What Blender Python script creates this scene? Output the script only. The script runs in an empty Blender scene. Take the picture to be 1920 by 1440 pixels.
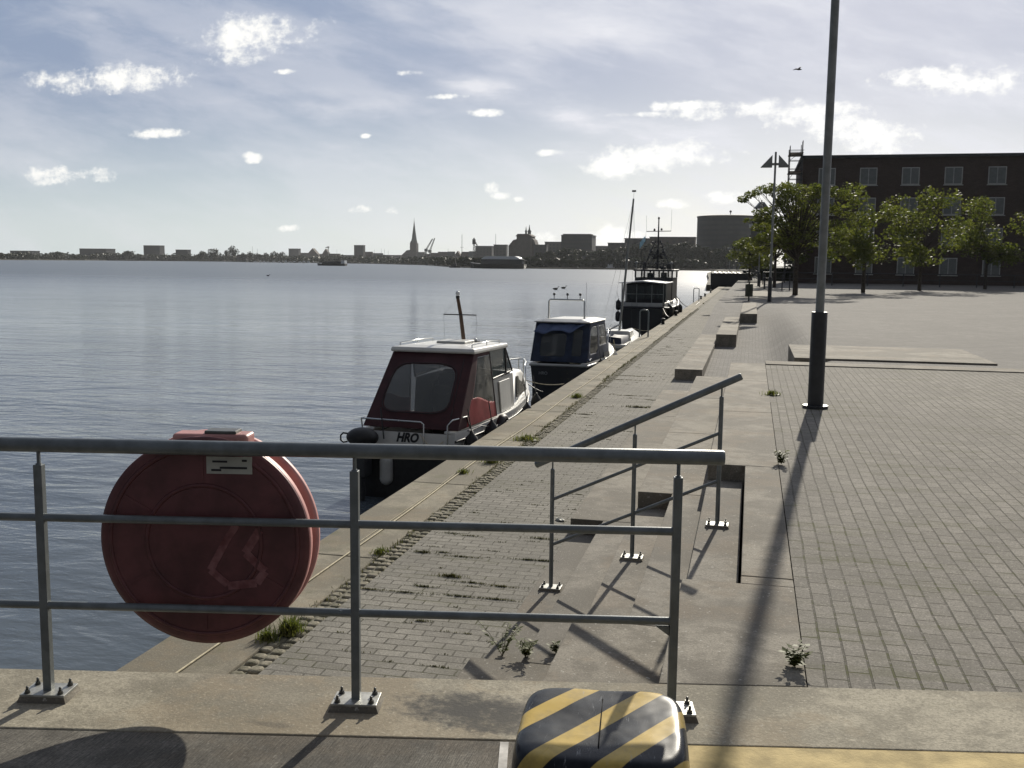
import bpy, bmesh, math, random
from mathutils import Vector, Matrix, noise as mnoise
random.seed(7)
S = bpy.context.scene
COL = S.collection
R_ = math.radians

# ------------------------------------------------------------------ camera
CAM_H = 1.8
F_PX = 1900.0
PITCH, YAW, ROLL = R_(6.84), R_(13.19), 0.011
fh = Vector((-math.sin(YAW), math.cos(YAW), 0)); r0 = Vector((math.cos(YAW), math.sin(YAW), 0))
FWD = fh * math.cos(PITCH) + Vector((0, 0, -math.sin(PITCH)))
U0 = r0.cross(FWD)
RIGHT = r0 * math.cos(ROLL) + U0 * math.sin(ROLL)
UP = RIGHT.cross(FWD)
EYE = Vector((0, 0, CAM_H))
cd = bpy.data.cameras.new('camera'); cam = bpy.data.objects.new('camera', cd); COL.objects.link(cam)
cd.sensor_fit = 'HORIZONTAL'; cd.sensor_width = 36; cd.lens = 36 * F_PX / 1920
cd.clip_start = 0.05; cd.clip_end = 12000
cam.matrix_world = Matrix(((RIGHT.x, UP.x, -FWD.x, EYE.x), (RIGHT.y, UP.y, -FWD.y, EYE.y), (RIGHT.z, UP.z, -FWD.z, EYE.z), (0, 0, 0, 1)))
S.camera = cam
def ray(x, y): return FWD * F_PX + RIGHT * (x - 960) - UP * (y - 720)
def atz(x, y, z): d = ray(x, y); return EYE + d * ((z - CAM_H) / d.z)
def aty(x, y, Y): d = ray(x, y); return EYE + d * (Y / d.y)
def aty2(x, Y):   # horizontal position on a line of sight near the horizon at world Y
    d = ray(x, 495); return Vector((d.x * Y / d.y, Y, 0))

# ------------------------------------------------------------------ sun, sky, exposure
SUN_EL, SUN_AZ = R_(25.3), R_(5.3)        # azimuth measured from +Y towards +X
SKY_STRENGTH = 0.085
sl = bpy.data.lights.new('sun', 'SUN'); sl.energy = 4.6; sl.angle = R_(0.55); sl.color = (1.0, 0.93, 0.80)
so = bpy.data.objects.new('sun', sl); COL.objects.link(so)
so.rotation_euler = Vector((math.sin(SUN_AZ) * math.cos(SUN_EL), math.cos(SUN_AZ) * math.cos(SUN_EL), math.sin(SUN_EL))).to_track_quat('Z', 'Y').to_euler()
S.view_settings.view_transform = 'Standard'; S.view_settings.look = 'None'
S.view_settings.exposure = 0.20; S.view_settings.gamma = 1.0

class NG:
    """tiny helper for writing node graphs"""
    def __init__(s, tree): s.t = tree; s.n = tree.nodes; s.l = tree.links
    def new(s, kind, **kw):
        n = s.n.new(kind)
        for k, v in kw.items(): setattr(n, k, v)
        return n
    def put(s, node, key, v):
        if isinstance(v, bpy.types.NodeSocket): s.l.new(v, node.inputs[key])
        else: node.inputs[key].default_value = v
    def m(s, op, a, b=0.0, c=0.0, clamp=False):
        n = s.new('ShaderNodeMath', operation=op, use_clamp=clamp)
        s.put(n, 0, a); s.put(n, 1, b); s.put(n, 2, c); return n.outputs[0]
    def ss(s, v, lo, hi):
        n = s.new('ShaderNodeMapRange', interpolation_type='SMOOTHSTEP')
        s.put(n, 'Value', v); s.put(n, 'From Min', lo); s.put(n, 'From Max', hi); return n.outputs[0]
    def mix(s, f, a, b, mode='MIX'):
        n = s.new('ShaderNodeMix', data_type='RGBA', blend_type=mode)
        s.put(n, 0, f)
        for k, v in ((6, a), (7, b)): s.put(n, k, v if isinstance(v, bpy.types.NodeSocket) else (*v[:3], 1))
        return n.outputs[2]
    def noise(s, vec, scale, detail=4, rough=0.55, dist=0.0):
        n = s.new('ShaderNodeTexNoise'); s.put(n, 'Vector', vec); s.put(n, 'Scale', scale)
        s.put(n, 'Detail', detail); s.put(n, 'Roughness', rough); s.put(n, 'Distortion', dist); return n.outputs['Fac']
    def scale(s, vec, sc, rot=(0, 0, 0), loc=(0, 0, 0)):
        n = s.new('ShaderNodeMapping'); s.put(n, 'Vector', vec); s.put(n, 'Scale', sc); s.put(n, 'Rotation', rot); s.put(n, 'Location', loc); return n.outputs[0]
    def xyz(s, vec):
        n = s.new('ShaderNodeSeparateXYZ'); s.put(n, 0, vec); return n.outputs
    def comb(s, x, y, z):
        n = s.new('ShaderNodeCombineXYZ'); s.put(n, 0, x); s.put(n, 1, y); s.put(n, 2, z); return n.outputs[0]

w = bpy.data.worlds.new('World'); S.world = w; w.use_nodes = True
g = NG(w.node_tree); g.n.clear()
out = g.new('ShaderNodeOutputWorld'); bg = g.new('ShaderNodeBackground'); g.l.new(bg.outputs[0], out.inputs[0])
sky = g.new('ShaderNodeTexSky', sky_type='NISHITA'); sky.sun_disc = False
sky.sun_elevation = SUN_EL; sky.sun_rotation = SUN_AZ; sky.altitude = 0; sky.air_density = 1.0; sky.dust_density = 1.2; sky.ozone_density = 1.6
tc = g.new('ShaderNodeTexCoord'); dx, dy, dz = g.xyz(tc.outputs['Generated'])
dys = g.m('MAXIMUM', dy, 0.05)
u = g.m('DIVIDE', dx, dys); v = g.m('DIVIDE', dz, dys)      # sky position ahead of the quay
uv = g.comb(u, v, 0.0)
warp = g.noise(uv, 16, 6, 0.66)
warp2 = g.noise(g.scale(uv, (1, 1, 1), loc=(3.1, 1.7, 0)), 34, 6, 0.68)
warp3 = g.noise(g.scale(uv, (1, 1.8, 1), loc=(1.1, 5.7, 0)), 70, 5, 0.62)
# cumulus: (photo x, y, half width, half height)
PUFFS = [(1275, 294, 78, 28), (1165, 314, 60, 20), (1222, 300, 80, 24), (1400, 208, 170, 15), (1478, 214, 62, 26), (1205, 214, 50, 5),
         (1300, 200, 90, 9), (480, 66, 105, 32), (440, 108, 56, 14), (535, 76, 40, 10), (838, 181, 36, 5), (910, 211, 34, 6), (922, 350, 17, 10), (940, 367, 16, 7),
         (970, 373, 9, 5), (672, 393, 19, 7), (1028, 285, 22, 6), (1262, 381, 28, 8), (1380, 369, 62, 11), (1145, 441, 34, 18), (1170, 446, 60, 12), (1020, 446, 30, 12),
         (765, 137, 24, 5), (472, 296, 14, 8), (737, 394, 12, 7), (540, 428, 20, 6), (686, 255, 10, 4), (535, 134, 20, 4), (1600, 250, 100, 30), (1720, 330, 120, 22),
         (200, 150, 120, 22), (120, 330, 90, 14), (300, 250, 50, 8), (1800, 150, 120, 26)]
def uvpx(x, y): d = ray(x, y); return d.x / d.y, d.z / d.y
best = None
for (px, py, a, b) in PUFFS:
    cu, cv = uvpx(px, py); u1, _ = uvpx(px + a, py); _, v1 = uvpx(px, py - b)
    du = g.m('MULTIPLY', g.m('SUBTRACT', u, cu), 1 / (u1 - cu)); dv = g.m('MULTIPLY', g.m('SUBTRACT', v, cv), 1 / (v1 - cv))
    k = g.m('SUBTRACT', 1.0, g.m('ADD', g.m('MULTIPLY', du, du), g.m('MULTIPLY', dv, dv)))
    best = k if best is None else g.m('MAXIMUM', best, k)
best = g.m('MAXIMUM', best, -2.5)
cum = g.m('ADD', best, g.m('ADD', g.m('MULTIPLY', g.m('SUBTRACT', warp, 0.5), 7.5), g.m('ADD', g.m('MULTIPLY', g.m('SUBTRACT', warp2, 0.5), 5.0), g.m('MULTIPLY', g.m('SUBTRACT', warp3, 0.5), 3.2))))
cum = g.ss(cum, -0.75, 1.7)
# veils of cirrus: stretched, warped noise and a few long streaks
ci_vec = g.comb(g.m('ADD', g.m('MULTIPLY', u, 2.2), g.m('MULTIPLY', warp, 0.10)), g.m('ADD', g.m('MULTIPLY', v, 7.5), g.m('MULTIPLY', u, 2.0)), 4.0)
ci = g.ss(g.noise(ci_vec, 1.6, 6, 0.62), 0.40, 0.64)
ci2 = g.ss(g.noise(g.comb(g.m('MULTIPLY', u, 5.0), g.m('MULTIPLY', v, 22.0), 9.0), 1.2, 6, 0.6), 0.45, 0.75)
streak = None
for (xa, ya, xb, yb, wd, st) in [(790, 130, 1330, 300, 20, 1.0), (1010, 190, 1500, 290, 24, .7), (1130, 60, 1300, 110, 26, .95), (420, 205, 900, 215, 16, .3), (700, 255, 1330, 300, 22, .45), (1140, 130, 1175, 60, 9, .45), (960, 110, 1250, 60, 24, .4), (430, 300, 900, 240, 24, .25)]:
    ua, va = uvpx(xa, ya); ub, vb = uvpx(xb, yb); L = math.hypot(ub - ua, vb - va); tx, ty = (ub - ua) / L, (vb - va) / L
    su = g.m('ADD', g.m('SUBTRACT', u, (ua + ub) / 2), 0.0); sv = g.m('ADD', g.m('SUBTRACT', v, (va + vb) / 2), g.m('MULTIPLY', g.m('SUBTRACT', warp, .5), 0.02))
    al = g.m('DIVIDE', g.m('ADD', g.m('MULTIPLY', su, tx), g.m('MULTIPLY', sv, ty)), L * .55)
    ac = g.m('DIVIDE', g.m('SUBTRACT', g.m('MULTIPLY', sv, tx), g.m('MULTIPLY', su, ty)), wd / F_PX)
    q = g.m('MULTIPLY', g.m('POWER', 2.718, g.m('MULTIPLY', g.m('ADD', g.m('MULTIPLY', al, al), g.m('MULTIPLY', ac, ac)), -1.0)), st)
    streak = q if streak is None else g.m('MAXIMUM', streak, q)
right_veil = g.ss(g.m('ADD', u, g.m('MULTIPLY', v, 0.9)), -0.35, 0.25)
ci_all = g.m('ADD', g.m('MULTIPLY', ci, g.m('ADD', 0.36, g.m('MULTIPLY', right_veil, 0.40))), g.m('ADD', g.m('MULTIPLY', streak, g.m('ADD', .25, ci2)), g.m('MULTIPLY', ci2, 0.20)), clamp=True)
front = g.ss(dy, 0.05, 0.25)
base = g.mix(1.0, sky.outputs[0], (0.93, 0.97, 1.10), 'MULTIPLY')
# thin high veil over the whole dome, cloud light (the sun side is brighter)
glow = g.m('ADD', 0.93, g.m('MULTIPLY', g.ss(u, -0.7, 0.2), 0.07))
def lit(c, k):
    n = g.new('ShaderNodeVectorMath', operation='SCALE'); n.inputs[0].default_value = c; g.put(n, 'Scale', g.m('MULTIPLY', glow, k)); return n.outputs[0]
CIRRUS, CUMUL = lit((0.72, 0.73, 0.78), 1 / SKY_STRENGTH), lit((1.0, 0.99, 0.95), 1.0 / SKY_STRENGTH)
side = g.ss(u, -0.55, 0.12)                       # the sun stands to the right, ahead
low = g.ss(v, 0.20, -0.01)
deep = g.mix(side, lit((0.25, 0.31, 0.435), 1 / SKY_STRENGTH), lit((0.355, 0.39, 0.485), 1 / SKY_STRENGTH))
pale = g.mix(side, lit((0.60, 0.685, 0.70), 1 / SKY_STRENGTH), lit((0.74, 0.77, 0.745), 1 / SKY_STRENGTH))
base = g.mix(0.88, base, g.mix(low, deep, pale))
c1 = g.mix(g.m('MULTIPLY', ci_all, 1.0), base, CIRRUS)
c2 = g.mix(g.m('MULTIPLY', g.m('MULTIPLY', cum, 0.97), front), c1, CUMUL)
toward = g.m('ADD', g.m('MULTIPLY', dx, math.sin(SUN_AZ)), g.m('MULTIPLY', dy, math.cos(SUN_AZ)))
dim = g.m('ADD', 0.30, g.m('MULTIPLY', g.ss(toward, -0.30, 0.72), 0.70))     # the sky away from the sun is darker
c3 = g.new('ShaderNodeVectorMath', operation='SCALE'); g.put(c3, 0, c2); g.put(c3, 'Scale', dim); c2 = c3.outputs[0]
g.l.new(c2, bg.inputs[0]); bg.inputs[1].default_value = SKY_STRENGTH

# ------------------------------------------------------------------ materials
def srgb(r, gg, b):
    f = lambda c: (c / 255 / 12.92) if c / 255 <= 0.04045 else ((c / 255 + 0.055) / 1.055) ** 2.4
    return (f(r), f(gg), f(b))
def newmat(name):
    m = bpy.data.materials.new(name); m.use_nodes = True
    gg = NG(m.node_tree); b = gg.n['Principled BSDF']; return m, gg, b
def mat(name, col, rough=0.6, metal=0.0, var=0.12, scale=6.0, bump=0.0, bscale=40.0, spec=0.5, col2=None):
    m, gg, b = newmat(name)
    t = gg.new('ShaderNodeTexCoord').outputs['Object']
    n = gg.noise(t, scale, 5, 0.6)
    f = gg.ss(n, 0.3, 0.7)
    c2 = col2 or tuple(c * (1 - var * 2) for c in col)
    c1 = tuple(min(1, c * (1 + var * .5)) for c in col)
    gg.put(b, 'Base Color', gg.mix(f, c1, c2))
    gg.put(b, 'Roughness', gg.m('ADD', rough - 0.06, gg.m('MULTIPLY', n, 0.12)))
    b.inputs['Metallic'].default_value = metal; b.inputs['Specular IOR Level'].default_value = spec
    if bump:
        bp = gg.new('ShaderNodeBump'); bp.inputs['Strength'].default_value = 1; bp.inputs['Distance'].default_value = bump
        gg.put(bp, 'Height', gg.noise(t, bscale, 5, 0.65)); gg.l.new(bp.outputs[0], b.inputs['Normal'])
    return m
def concrete(name, col, stain=(0.12, 0.11, 0.09), speck=0.5, moss=0.0, broom=False, stain_at=None):
    m, gg, b = newmat(name)
    t = gg.new('ShaderNodeTexCoord').outputs['Object']
    big = gg.noise(t, 0.9, 6, 0.62); mid = gg.noise(t, 5.0, 6, 0.7); fine = gg.noise(t, 90, 3, 0.7); sp = gg.noise(t, 42, 2, 0.5)
    c = gg.mix(gg.ss(big, 0.43, 0.57), tuple(x * 1.08 for x in col), tuple(x * 0.62 for x in col))
    c = gg.mix(gg.m('MULTIPLY', gg.ss(mid, 0.46, 0.60), 0.62), c, stain)
    c = gg.mix(gg.m('MULTIPLY', gg.ss(fine, 0.44, 0.62), 0.50), c, tuple(x * 0.42 for x in col))
    c = gg.mix(gg.m('MULTIPLY', gg.ss(gg.noise(gg.scale(t, (1, 1, 1), loc=(7, 3, 1)), 1.5, 5, .7), 0.50, 0.62), 0.40), c, (col[0] * .80, col[1] * .70, col[2] * .60))
    c = gg.mix(gg.m('MULTIPLY', gg.ss(gg.noise(t, 38, 4, .8), 0.50, 0.66), 0.45), c, tuple(x * 0.50 for x in col))
    c = gg.mix(gg.m('MULTIPLY', gg.ss(gg.noise(t, 70, 3, .7), 0.56, 0.68), 0.35), c, tuple(min(1, x * 1.6) for x in col))
    c = gg.mix(gg.m('MULTIPLY', gg.ss(gg.noise(t, 2.3, 7, .8), 0.5, 0.6), 0.30), c, tuple(x * 0.55 for x in col))
    c = gg.mix(gg.m('MULTIPLY', gg.ss(sp, 0.66, 0.74), speck), c, (0.62, 0.60, 0.54))
    if moss:
        c = gg.mix(gg.m('MULTIPLY', gg.ss(gg.noise(t, 2.6, 5, 0.7), 0.52, 0.7), moss), c, (0.10, 0.105, 0.045))
    if stain_at:
        X, Y, Z = gg.xyz(t)
        for (sx, sy, rx, ry, cc, st) in stain_at:
            a = gg.m('DIVIDE', gg.m('SUBTRACT', X, sx), rx); bb = gg.m('DIVIDE', gg.m('SUBTRACT', Y, sy), ry)
            q = gg.m('SUBTRACT', 1.0, gg.m('ADD', gg.m('MULTIPLY', a, a), gg.m('MULTIPLY', bb, bb)))
            q = gg.ss(gg.m('ADD', q, gg.m('MULTIPLY', gg.m('SUBTRACT', gg.noise(t, 14, 6, 0.75), .5), 3.0)), -0.1, 1.0)
            c = gg.mix(gg.m('MULTIPLY', q, st), c, cc)
    h = gg.m('ADD', gg.m('MULTIPLY', fine, 0.5), mid)
    if broom:
        br = gg.noise(gg.scale(t, (260, 9, 1), rot=(0, 0, R_(-11))), 1.0, 4, 0.7)
        h = gg.m('ADD', h, gg.m('MULTIPLY', br, 2.5)); c = gg.mix(gg.m('MULTIPLY', gg.ss(br, 0.42, 0.62), 0.6), c, tuple(x * 0.25 for x in col))
    gg.put(b, 'Base Color', c); b.inputs['Roughness'].default_value = 0.9; b.inputs['Specular IOR Level'].default_value = 0.25
    bp = gg.new('ShaderNodeBump'); bp.inputs['Strength'].default_value = 1; bp.inputs['Distance'].default_value = 0.004
    gg.put(bp, 'Height', h); gg.l.new(bp.outputs[0], b.inputs['Normal'])
    return m
def bricks(name, col, bw=0.2, rh=0.1, rot=0.0, moss=0.5, wall=False):
    m, gg, b = newmat(name)
    t = gg.new('ShaderNodeTexCoord').outputs['Object']
    if wall: X_, Y_, Z_ = gg.xyz(t); t = gg.comb(gg.m('ADD', X_, Y_), Z_, 0.0)
    tw = gg.new('ShaderNodeTexNoise'); gg.put(tw, 'Vector', t); gg.put(tw, 'Scale', 1.3)
    vm = gg.new('ShaderNodeVectorMath', operation='MULTIPLY_ADD'); gg.put(vm, 0, tw.outputs['Color']); vm.inputs[1].default_value = (0.03, 0.03, 0); gg.put(vm, 2, t)
    vec = gg.scale(vm.outputs[0], (1, 1, 1), rot=(0, 0, rot))
    br = gg.new('ShaderNodeTexBrick'); gg.put(br, 'Vector', vec); br.inputs['Scale'].default_value = 1.0
    br.inputs['Brick Width'].default_value = bw; br.inputs['Row Height'].default_value = rh; br.inputs['Mortar Size'].default_value = 0.0062; br.inputs['Mortar Smooth'].default_value = 0.35; br.inputs['Bias'].default_value = -0.1
    br.inputs['Color1'].default_value = (*col, 1); br.inputs['Color2'].default_value = (*[x * 0.66 for x in col], 1); br.inputs['Mortar'].default_value = (0.055, 0.05, 0.035, 1)
    big = gg.noise(t, 0.45, 6, 0.65); fine = gg.noise(t, 110, 3, 0.75); mid = gg.noise(t, 7, 5, 0.7)
    c = gg.mix(gg.m('MULTIPLY', gg.ss(big, 0.38, 0.62), 0.6), br.outputs['Color'], tuple(x * 0.58 for x in col))
    c = gg.mix(gg.m('MULTIPLY', gg.ss(mid, 0.4, 0.75), 0.35), c, (0.16, 0.15, 0.12))
    c = gg.mix(gg.m('MULTIPLY', gg.ss(fine, 0.44, 0.62), 0.65), c, tuple(x * 0.38 for x in col))
    c = gg.mix(gg.m('MULTIPLY', gg.ss(gg.noise(t, 60, 3, .7), 0.55, 0.67), 0.40), c, tuple(min(1, x * 1.7) for x in col))
    c = gg.mix(gg.m('MULTIPLY', gg.ss(gg.noise(t, 1.7, 7, .8), 0.49, 0.60), 0.38), c, tuple(x * 0.52 for x in col))
    c = gg.mix(gg.m('MULTIPLY', gg.ss(gg.noise(t, 150, 2, .6), 0.62, 0.75), 0.3), c, (0.6, 0.58, 0.5))
    mo = gg.ss(gg.noise(gg.scale(t, (0.45, 2.6, 1)), 1.3, 7, 0.78), 0.50, 0.64)
    mm = gg.m('MULTIPLY', gg.m('MULTIPLY', mo, gg.m('ADD', 0.38, gg.m('MULTIPLY', br.outputs['Fac'], 1.5))), moss, clamp=True)
    c = gg.mix(mm, c, (0.075, 0.078, 0.03))
    gg.put(b, 'Base Color', c); b.inputs['Roughness'].default_value = 0.92; b.inputs['Specular IOR Level'].default_value = 0.2
    bp = gg.new('ShaderNodeBump'); bp.inputs['Strength'].default_value = 1; bp.inputs['Distance'].default_value = 0.006
    gg.put(bp, 'Height', gg.m('ADD', gg.m('MULTIPLY', br.outputs['Fac'], -1.0), gg.m('MULTIPLY', fine, 0.3))); gg.l.new(bp.outputs[0], b.inputs['Normal'])
    return m
def glass(name, col, alpha, rough=0.05):
    m, gg, b = newmat(name)
    b.inputs['Base Color'].default_value = (*col, 1); b.inputs['Roughness'].default_value = rough; b.inputs['Alpha'].default_value = alpha
    return m
def foliage(name, c1, c2, trans=0.35):
    m, gg, b = newmat(name)
    t = gg.new('ShaderNodeTexCoord').outputs['Object']
    c = gg.mix(gg.ss(gg.noise(t, 1.1, 5, 0.7), 0.38, 0.62), c1, c2)
    gg.put(b, 'Base Color', c); b.inputs['Roughness'].default_value = 0.6; b.inputs['Specular IOR Level'].default_value = 0.3
    tr = gg.new('ShaderNodeBsdfTranslucent'); gg.put(tr, 'Color', gg.mix(1.0, c, (1.5, 1.6, 0.7), 'MULTIPLY'))
    mx = gg.new('ShaderNodeMixShader'); mx.inputs[0].default_value = trans
    gg.l.new(b.outputs[0], mx.inputs[1]); gg.l.new(tr.outputs[0], mx.inputs[2]); gg.l.new(mx.outputs[0], gg.n['Material Output'].inputs[0])
    return m
def facade(name, wall, win, sx, sz, wx=0.45, wz=0.5):
    """wall with a regular grid of window openings as surface pattern (far buildings)"""
    m, gg, b = newmat(name)
    X, Y, Z = gg.xyz(gg.new('ShaderNodeTexCoord').outputs['Object'])
    fx = gg.m('FRACT', gg.m('ADD', gg.m('DIVIDE', gg.m('ADD', X, Y), sx), 100)); fz = gg.m('FRACT', gg.m('DIVIDE', gg.m('ADD', Z, 0.0), sz))
    k = gg.m('MULTIPLY', gg.m('LESS_THAN', fx, wx), gg.m('MULTIPLY', gg.m('GREATER_THAN', fz, 0.3), gg.m('LESS_THAN', fz, 0.3 + wz)))
    t = gg.new('ShaderNodeTexCoord').outputs['Object']
    wc = gg.mix(gg.ss(gg.noise(t, 0.15, 4, .6), .3, .7), wall, tuple(x * .75 for x in wall))
    gg.put(b, 'Base Color', gg.mix(k, wc, win)); b.inputs['Roughness'].default_value = 0.8
    return m

M = {}
M['brick'] = bricks('quay_brick', (0.31, 0.293, 0.255))
M['brick_up'] = bricks('upper_brick', (0.29, 0.27, 0.235), 0.2, 0.1, R_(90), 0.9)
M['plaza'] = bricks('plaza_brick', (0.27, 0.257, 0.24), 0.2, 0.1, 0, 0.1)
M['slab'] = concrete('slab_concrete', (0.285, 0.26, 0.215), (0.14, 0.126, 0.10), 0.55)
M['step'] = concrete('step_concrete', (0.27, 0.248, 0.21), (0.16, 0.148, 0.125), 0.4)
M['kerb'] = concrete('kerb_concrete', (0.40, 0.365, 0.285), (0.22, 0.20, 0.155), 0.2, 0.12,
                     stain_at=[(-1.02, 3.76, 0.36, 0.20, (0.075, 0.072, 0.066), 1.0), (-.85, 3.68, 0.2, 0.12, (0.09, 0.085, 0.075), 0.8), (-1.75, 3.45, 0.12, 0.03, (0.12, 0.11, 0.09), .6), (-0.7, 3.9, 0.25, 0.1, (0.15, 0.14, 0.12), 0.6)])
M['deck'] = concrete('deck_concrete', (0.30, 0.28, 0.24), (0.13, 0.12, 0.105), 0.3, broom=True)
M['coping'] = concrete('coping_concrete', (0.30, 0.27, 0.205), (0.18, 0.165, 0.125), 0.15, 0.45)
M['quaywall'] = concrete('quay_wall_concrete', (0.10, 0.10, 0.085), (0.04, 0.045, 0.035), 0.1, 0.6)
M['cobble'] = mat('cobble_stone', (0.25, 0.225, 0.17), 0.95, 0, 0.35, 14, 0.006, 60, col2=(0.09, 0.085, 0.05))
M['sand'] = mat('joint_sand', (0.15, 0.14, 0.10), 0.95, 0, 0.3, 20, 0.004, 90)
M['yellow_paint'] = mat('yellow_road_paint', (0.52, 0.40, 0.17), 0.85, 0, 0.18, 7, 0.002, 80)
M['white_paint'] = mat('white_joint', (0.62, 0.60, 0.56), 0.85, 0, 0.2, 12)
M['steel'] = mat('grey_painted_steel', (0.175, 0.195, 0.20), 0.40, 0.3, 0.12, 14, 0.0004, 120)
M['zinc'] = mat('galvanised_steel', (0.42, 0.42, 0.39), 0.5, 0.55, 0.16, 25)
M['bolt'] = mat('bolt_steel', (0.14, 0.14, 0.13), 0.45, 0.7, 0.1, 20)
M['dark'] = mat('dark_metal', (0.05, 0.052, 0.055), 0.5, 0.3)
M['black'] = mat('black_rubber', (0.018, 0.018, 0.018), 0.55, 0, 0.2, 12)
M['red'] = mat('red_fibreglass', (0.15, 0.050, 0.052), 0.5, 0, 0.22, 5, 0.0006, 20)
M['sunlitrim'] = mat('faded_sunlit_rim', (0.52, 0.25, 0.23), 0.5, 0, 0.12, 6)  # faded red, lightened further with sunshine on the rim put into the colour
M['sticker'] = mat('paper_sticker', (0.48, 0.48, 0.42), 0.7)
M['emblem'] = mat('faded_emblem', (0.24, 0.11, 0.11), 0.7, 0, .3, 20, col2=(0.15, 0.045, 0.045))
M['gel'] = mat('white_gelcoat', (0.78, 0.77, 0.72), 0.32, 0, 0.06, 3)
M['greygel'] = mat('grey_gelcoat', (0.50, 0.50, 0.47), 0.4, 0, 0.08, 3)
M['maroon'] = mat('maroon_canvas', (0.05, 0.010, 0.012), 0.75, 0, 0.15, 5, 0.002, 60)
M['sunlitcanvas'] = mat('sunlit_red_canvas', (0.34, 0.045, 0.045), 0.7, 0, 0.12, 5, 0.002, 60)  # brighter copy of the maroon canvas, sun shining through it painted in
M['navy'] = mat('navy_canvas', (0.016, 0.028, 0.062), 0.7, 0, 0.2, 4, 0.004, 30)
M['bluecan'] = mat('blue_canvas', (0.10, 0.14, 0.26), 0.55, 0, 0.15, 6, 0.01, 9)
M['navyhull'] = mat('black_hull', (0.012, 0.013, 0.017), 0.3)
M['vinyl'] = glass('clear_vinyl', (0.12, 0.125, 0.12), 0.60, 0.12)
M['darkvinyl'] = glass('smoked_vinyl', (0.05, 0.055, 0.055), 0.86, 0.2)
M['glass'] = glass('boat_glass', (0.10, 0.13, 0.13), 0.55)
M['clearglass'] = glass('clear_glass', (0.10, 0.12, 0.12), 0.18)
M['seamdark'] = mat('matt_black_seam', (0.015, 0.015, 0.015), 0.95, spec=0.05)  # plain matt black for the buffer seam
M['wood'] = mat('varnished_wood', (0.09, 0.05, 0.03), 0.45, 0, 0.2, 8)
M['rope'] = mat('pale_rope', (0.62, 0.55, 0.38), 0.85, 0, 0.15, 20)
M['stainless'] = mat('stainless_tube', (0.55, 0.56, 0.55), 0.25, 0.9, 0.05, 10)
M['interior'] = mat('cabin_interior', (0.10, 0.095, 0.085), 0.8)
M['leaf'] = foliage('linden_leaf', (0.075, 0.092, 0.028), (0.125, 0.13, 0.045), 0.40)
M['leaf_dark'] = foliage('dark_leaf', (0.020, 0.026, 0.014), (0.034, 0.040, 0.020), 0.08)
M['grass'] = foliage('grass_blade', (0.09, 0.11, 0.035), (0.16, 0.16, 0.06), 0.35)
M['mossy'] = foliage('dry_grass', (0.07, 0.072, 0.03), (0.11, 0.10, 0.045), 0.2)
M['bark'] = mat('bark', (0.07, 0.058, 0.045), 0.9, 0, 0.3, 12, 0.01, 20)
M['lampsteel'] = mat('lamp_steel', (0.26, 0.27, 0.26), 0.5, 0.3, 0.1, 8)
M['olive'] = mat('olive_bin_paint', (0.075, 0.082, 0.055), 0.55)
M['land'] = mat('bank_ground', (0.14, 0.13, 0.10), 0.95, 0, 0.3, 0.3)
M['far1'] = facade('grey_facade', (0.061, 0.063, 0.066), (0.03, 0.033, 0.036), 4.0, 3.2)
M['far2'] = facade('pale_facade', (0.110, 0.110, 0.105), (0.06, 0.06, 0.065), 3.5, 3.0)
M['far3'] = facade('brick_facade', (0.060, 0.045, 0.039), (0.035, 0.03, 0.03), 5.0, 3.6)
M['far4'] = facade('banded_facade', (0.060, 0.063, 0.066), (0.045, 0.05, 0.055), 400.0, 3.4, 1.0, 0.45)
M['roofred'] = mat('clay_roof', (0.060, 0.039, 0.033), 0.85, 0, 0.2, 0.5)
M['roofgrey'] = mat('grey_roof', (0.054, 0.057, 0.060), 0.8, 0, 0.2, 0.5)
M['copper'] = mat('spire_cladding', (0.060, 0.078, 0.069), 0.7, 0, 0.15, 0.3)
M['churchbrick'] = mat('church_brick', (0.060, 0.049, 0.043), 0.9, 0, 0.15, 0.4)
M['flagblue'] = mat('pale_blue_flag', (0.50, 0.76, 0.88), 0.8)
M['whiteroof'] = mat('white_roof', (0.70, 0.72, 0.74), 0.4)
M['text'] = mat('black_lettering', (0.015, 0.015, 0.018), 0.6)
M['greytext'] = mat('grey_lettering', (0.22, 0.23, 0.24), 0.6)
M['feather'] = mat('grey_plumage', (0.06, 0.055, 0.05), 0.8)

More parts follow.
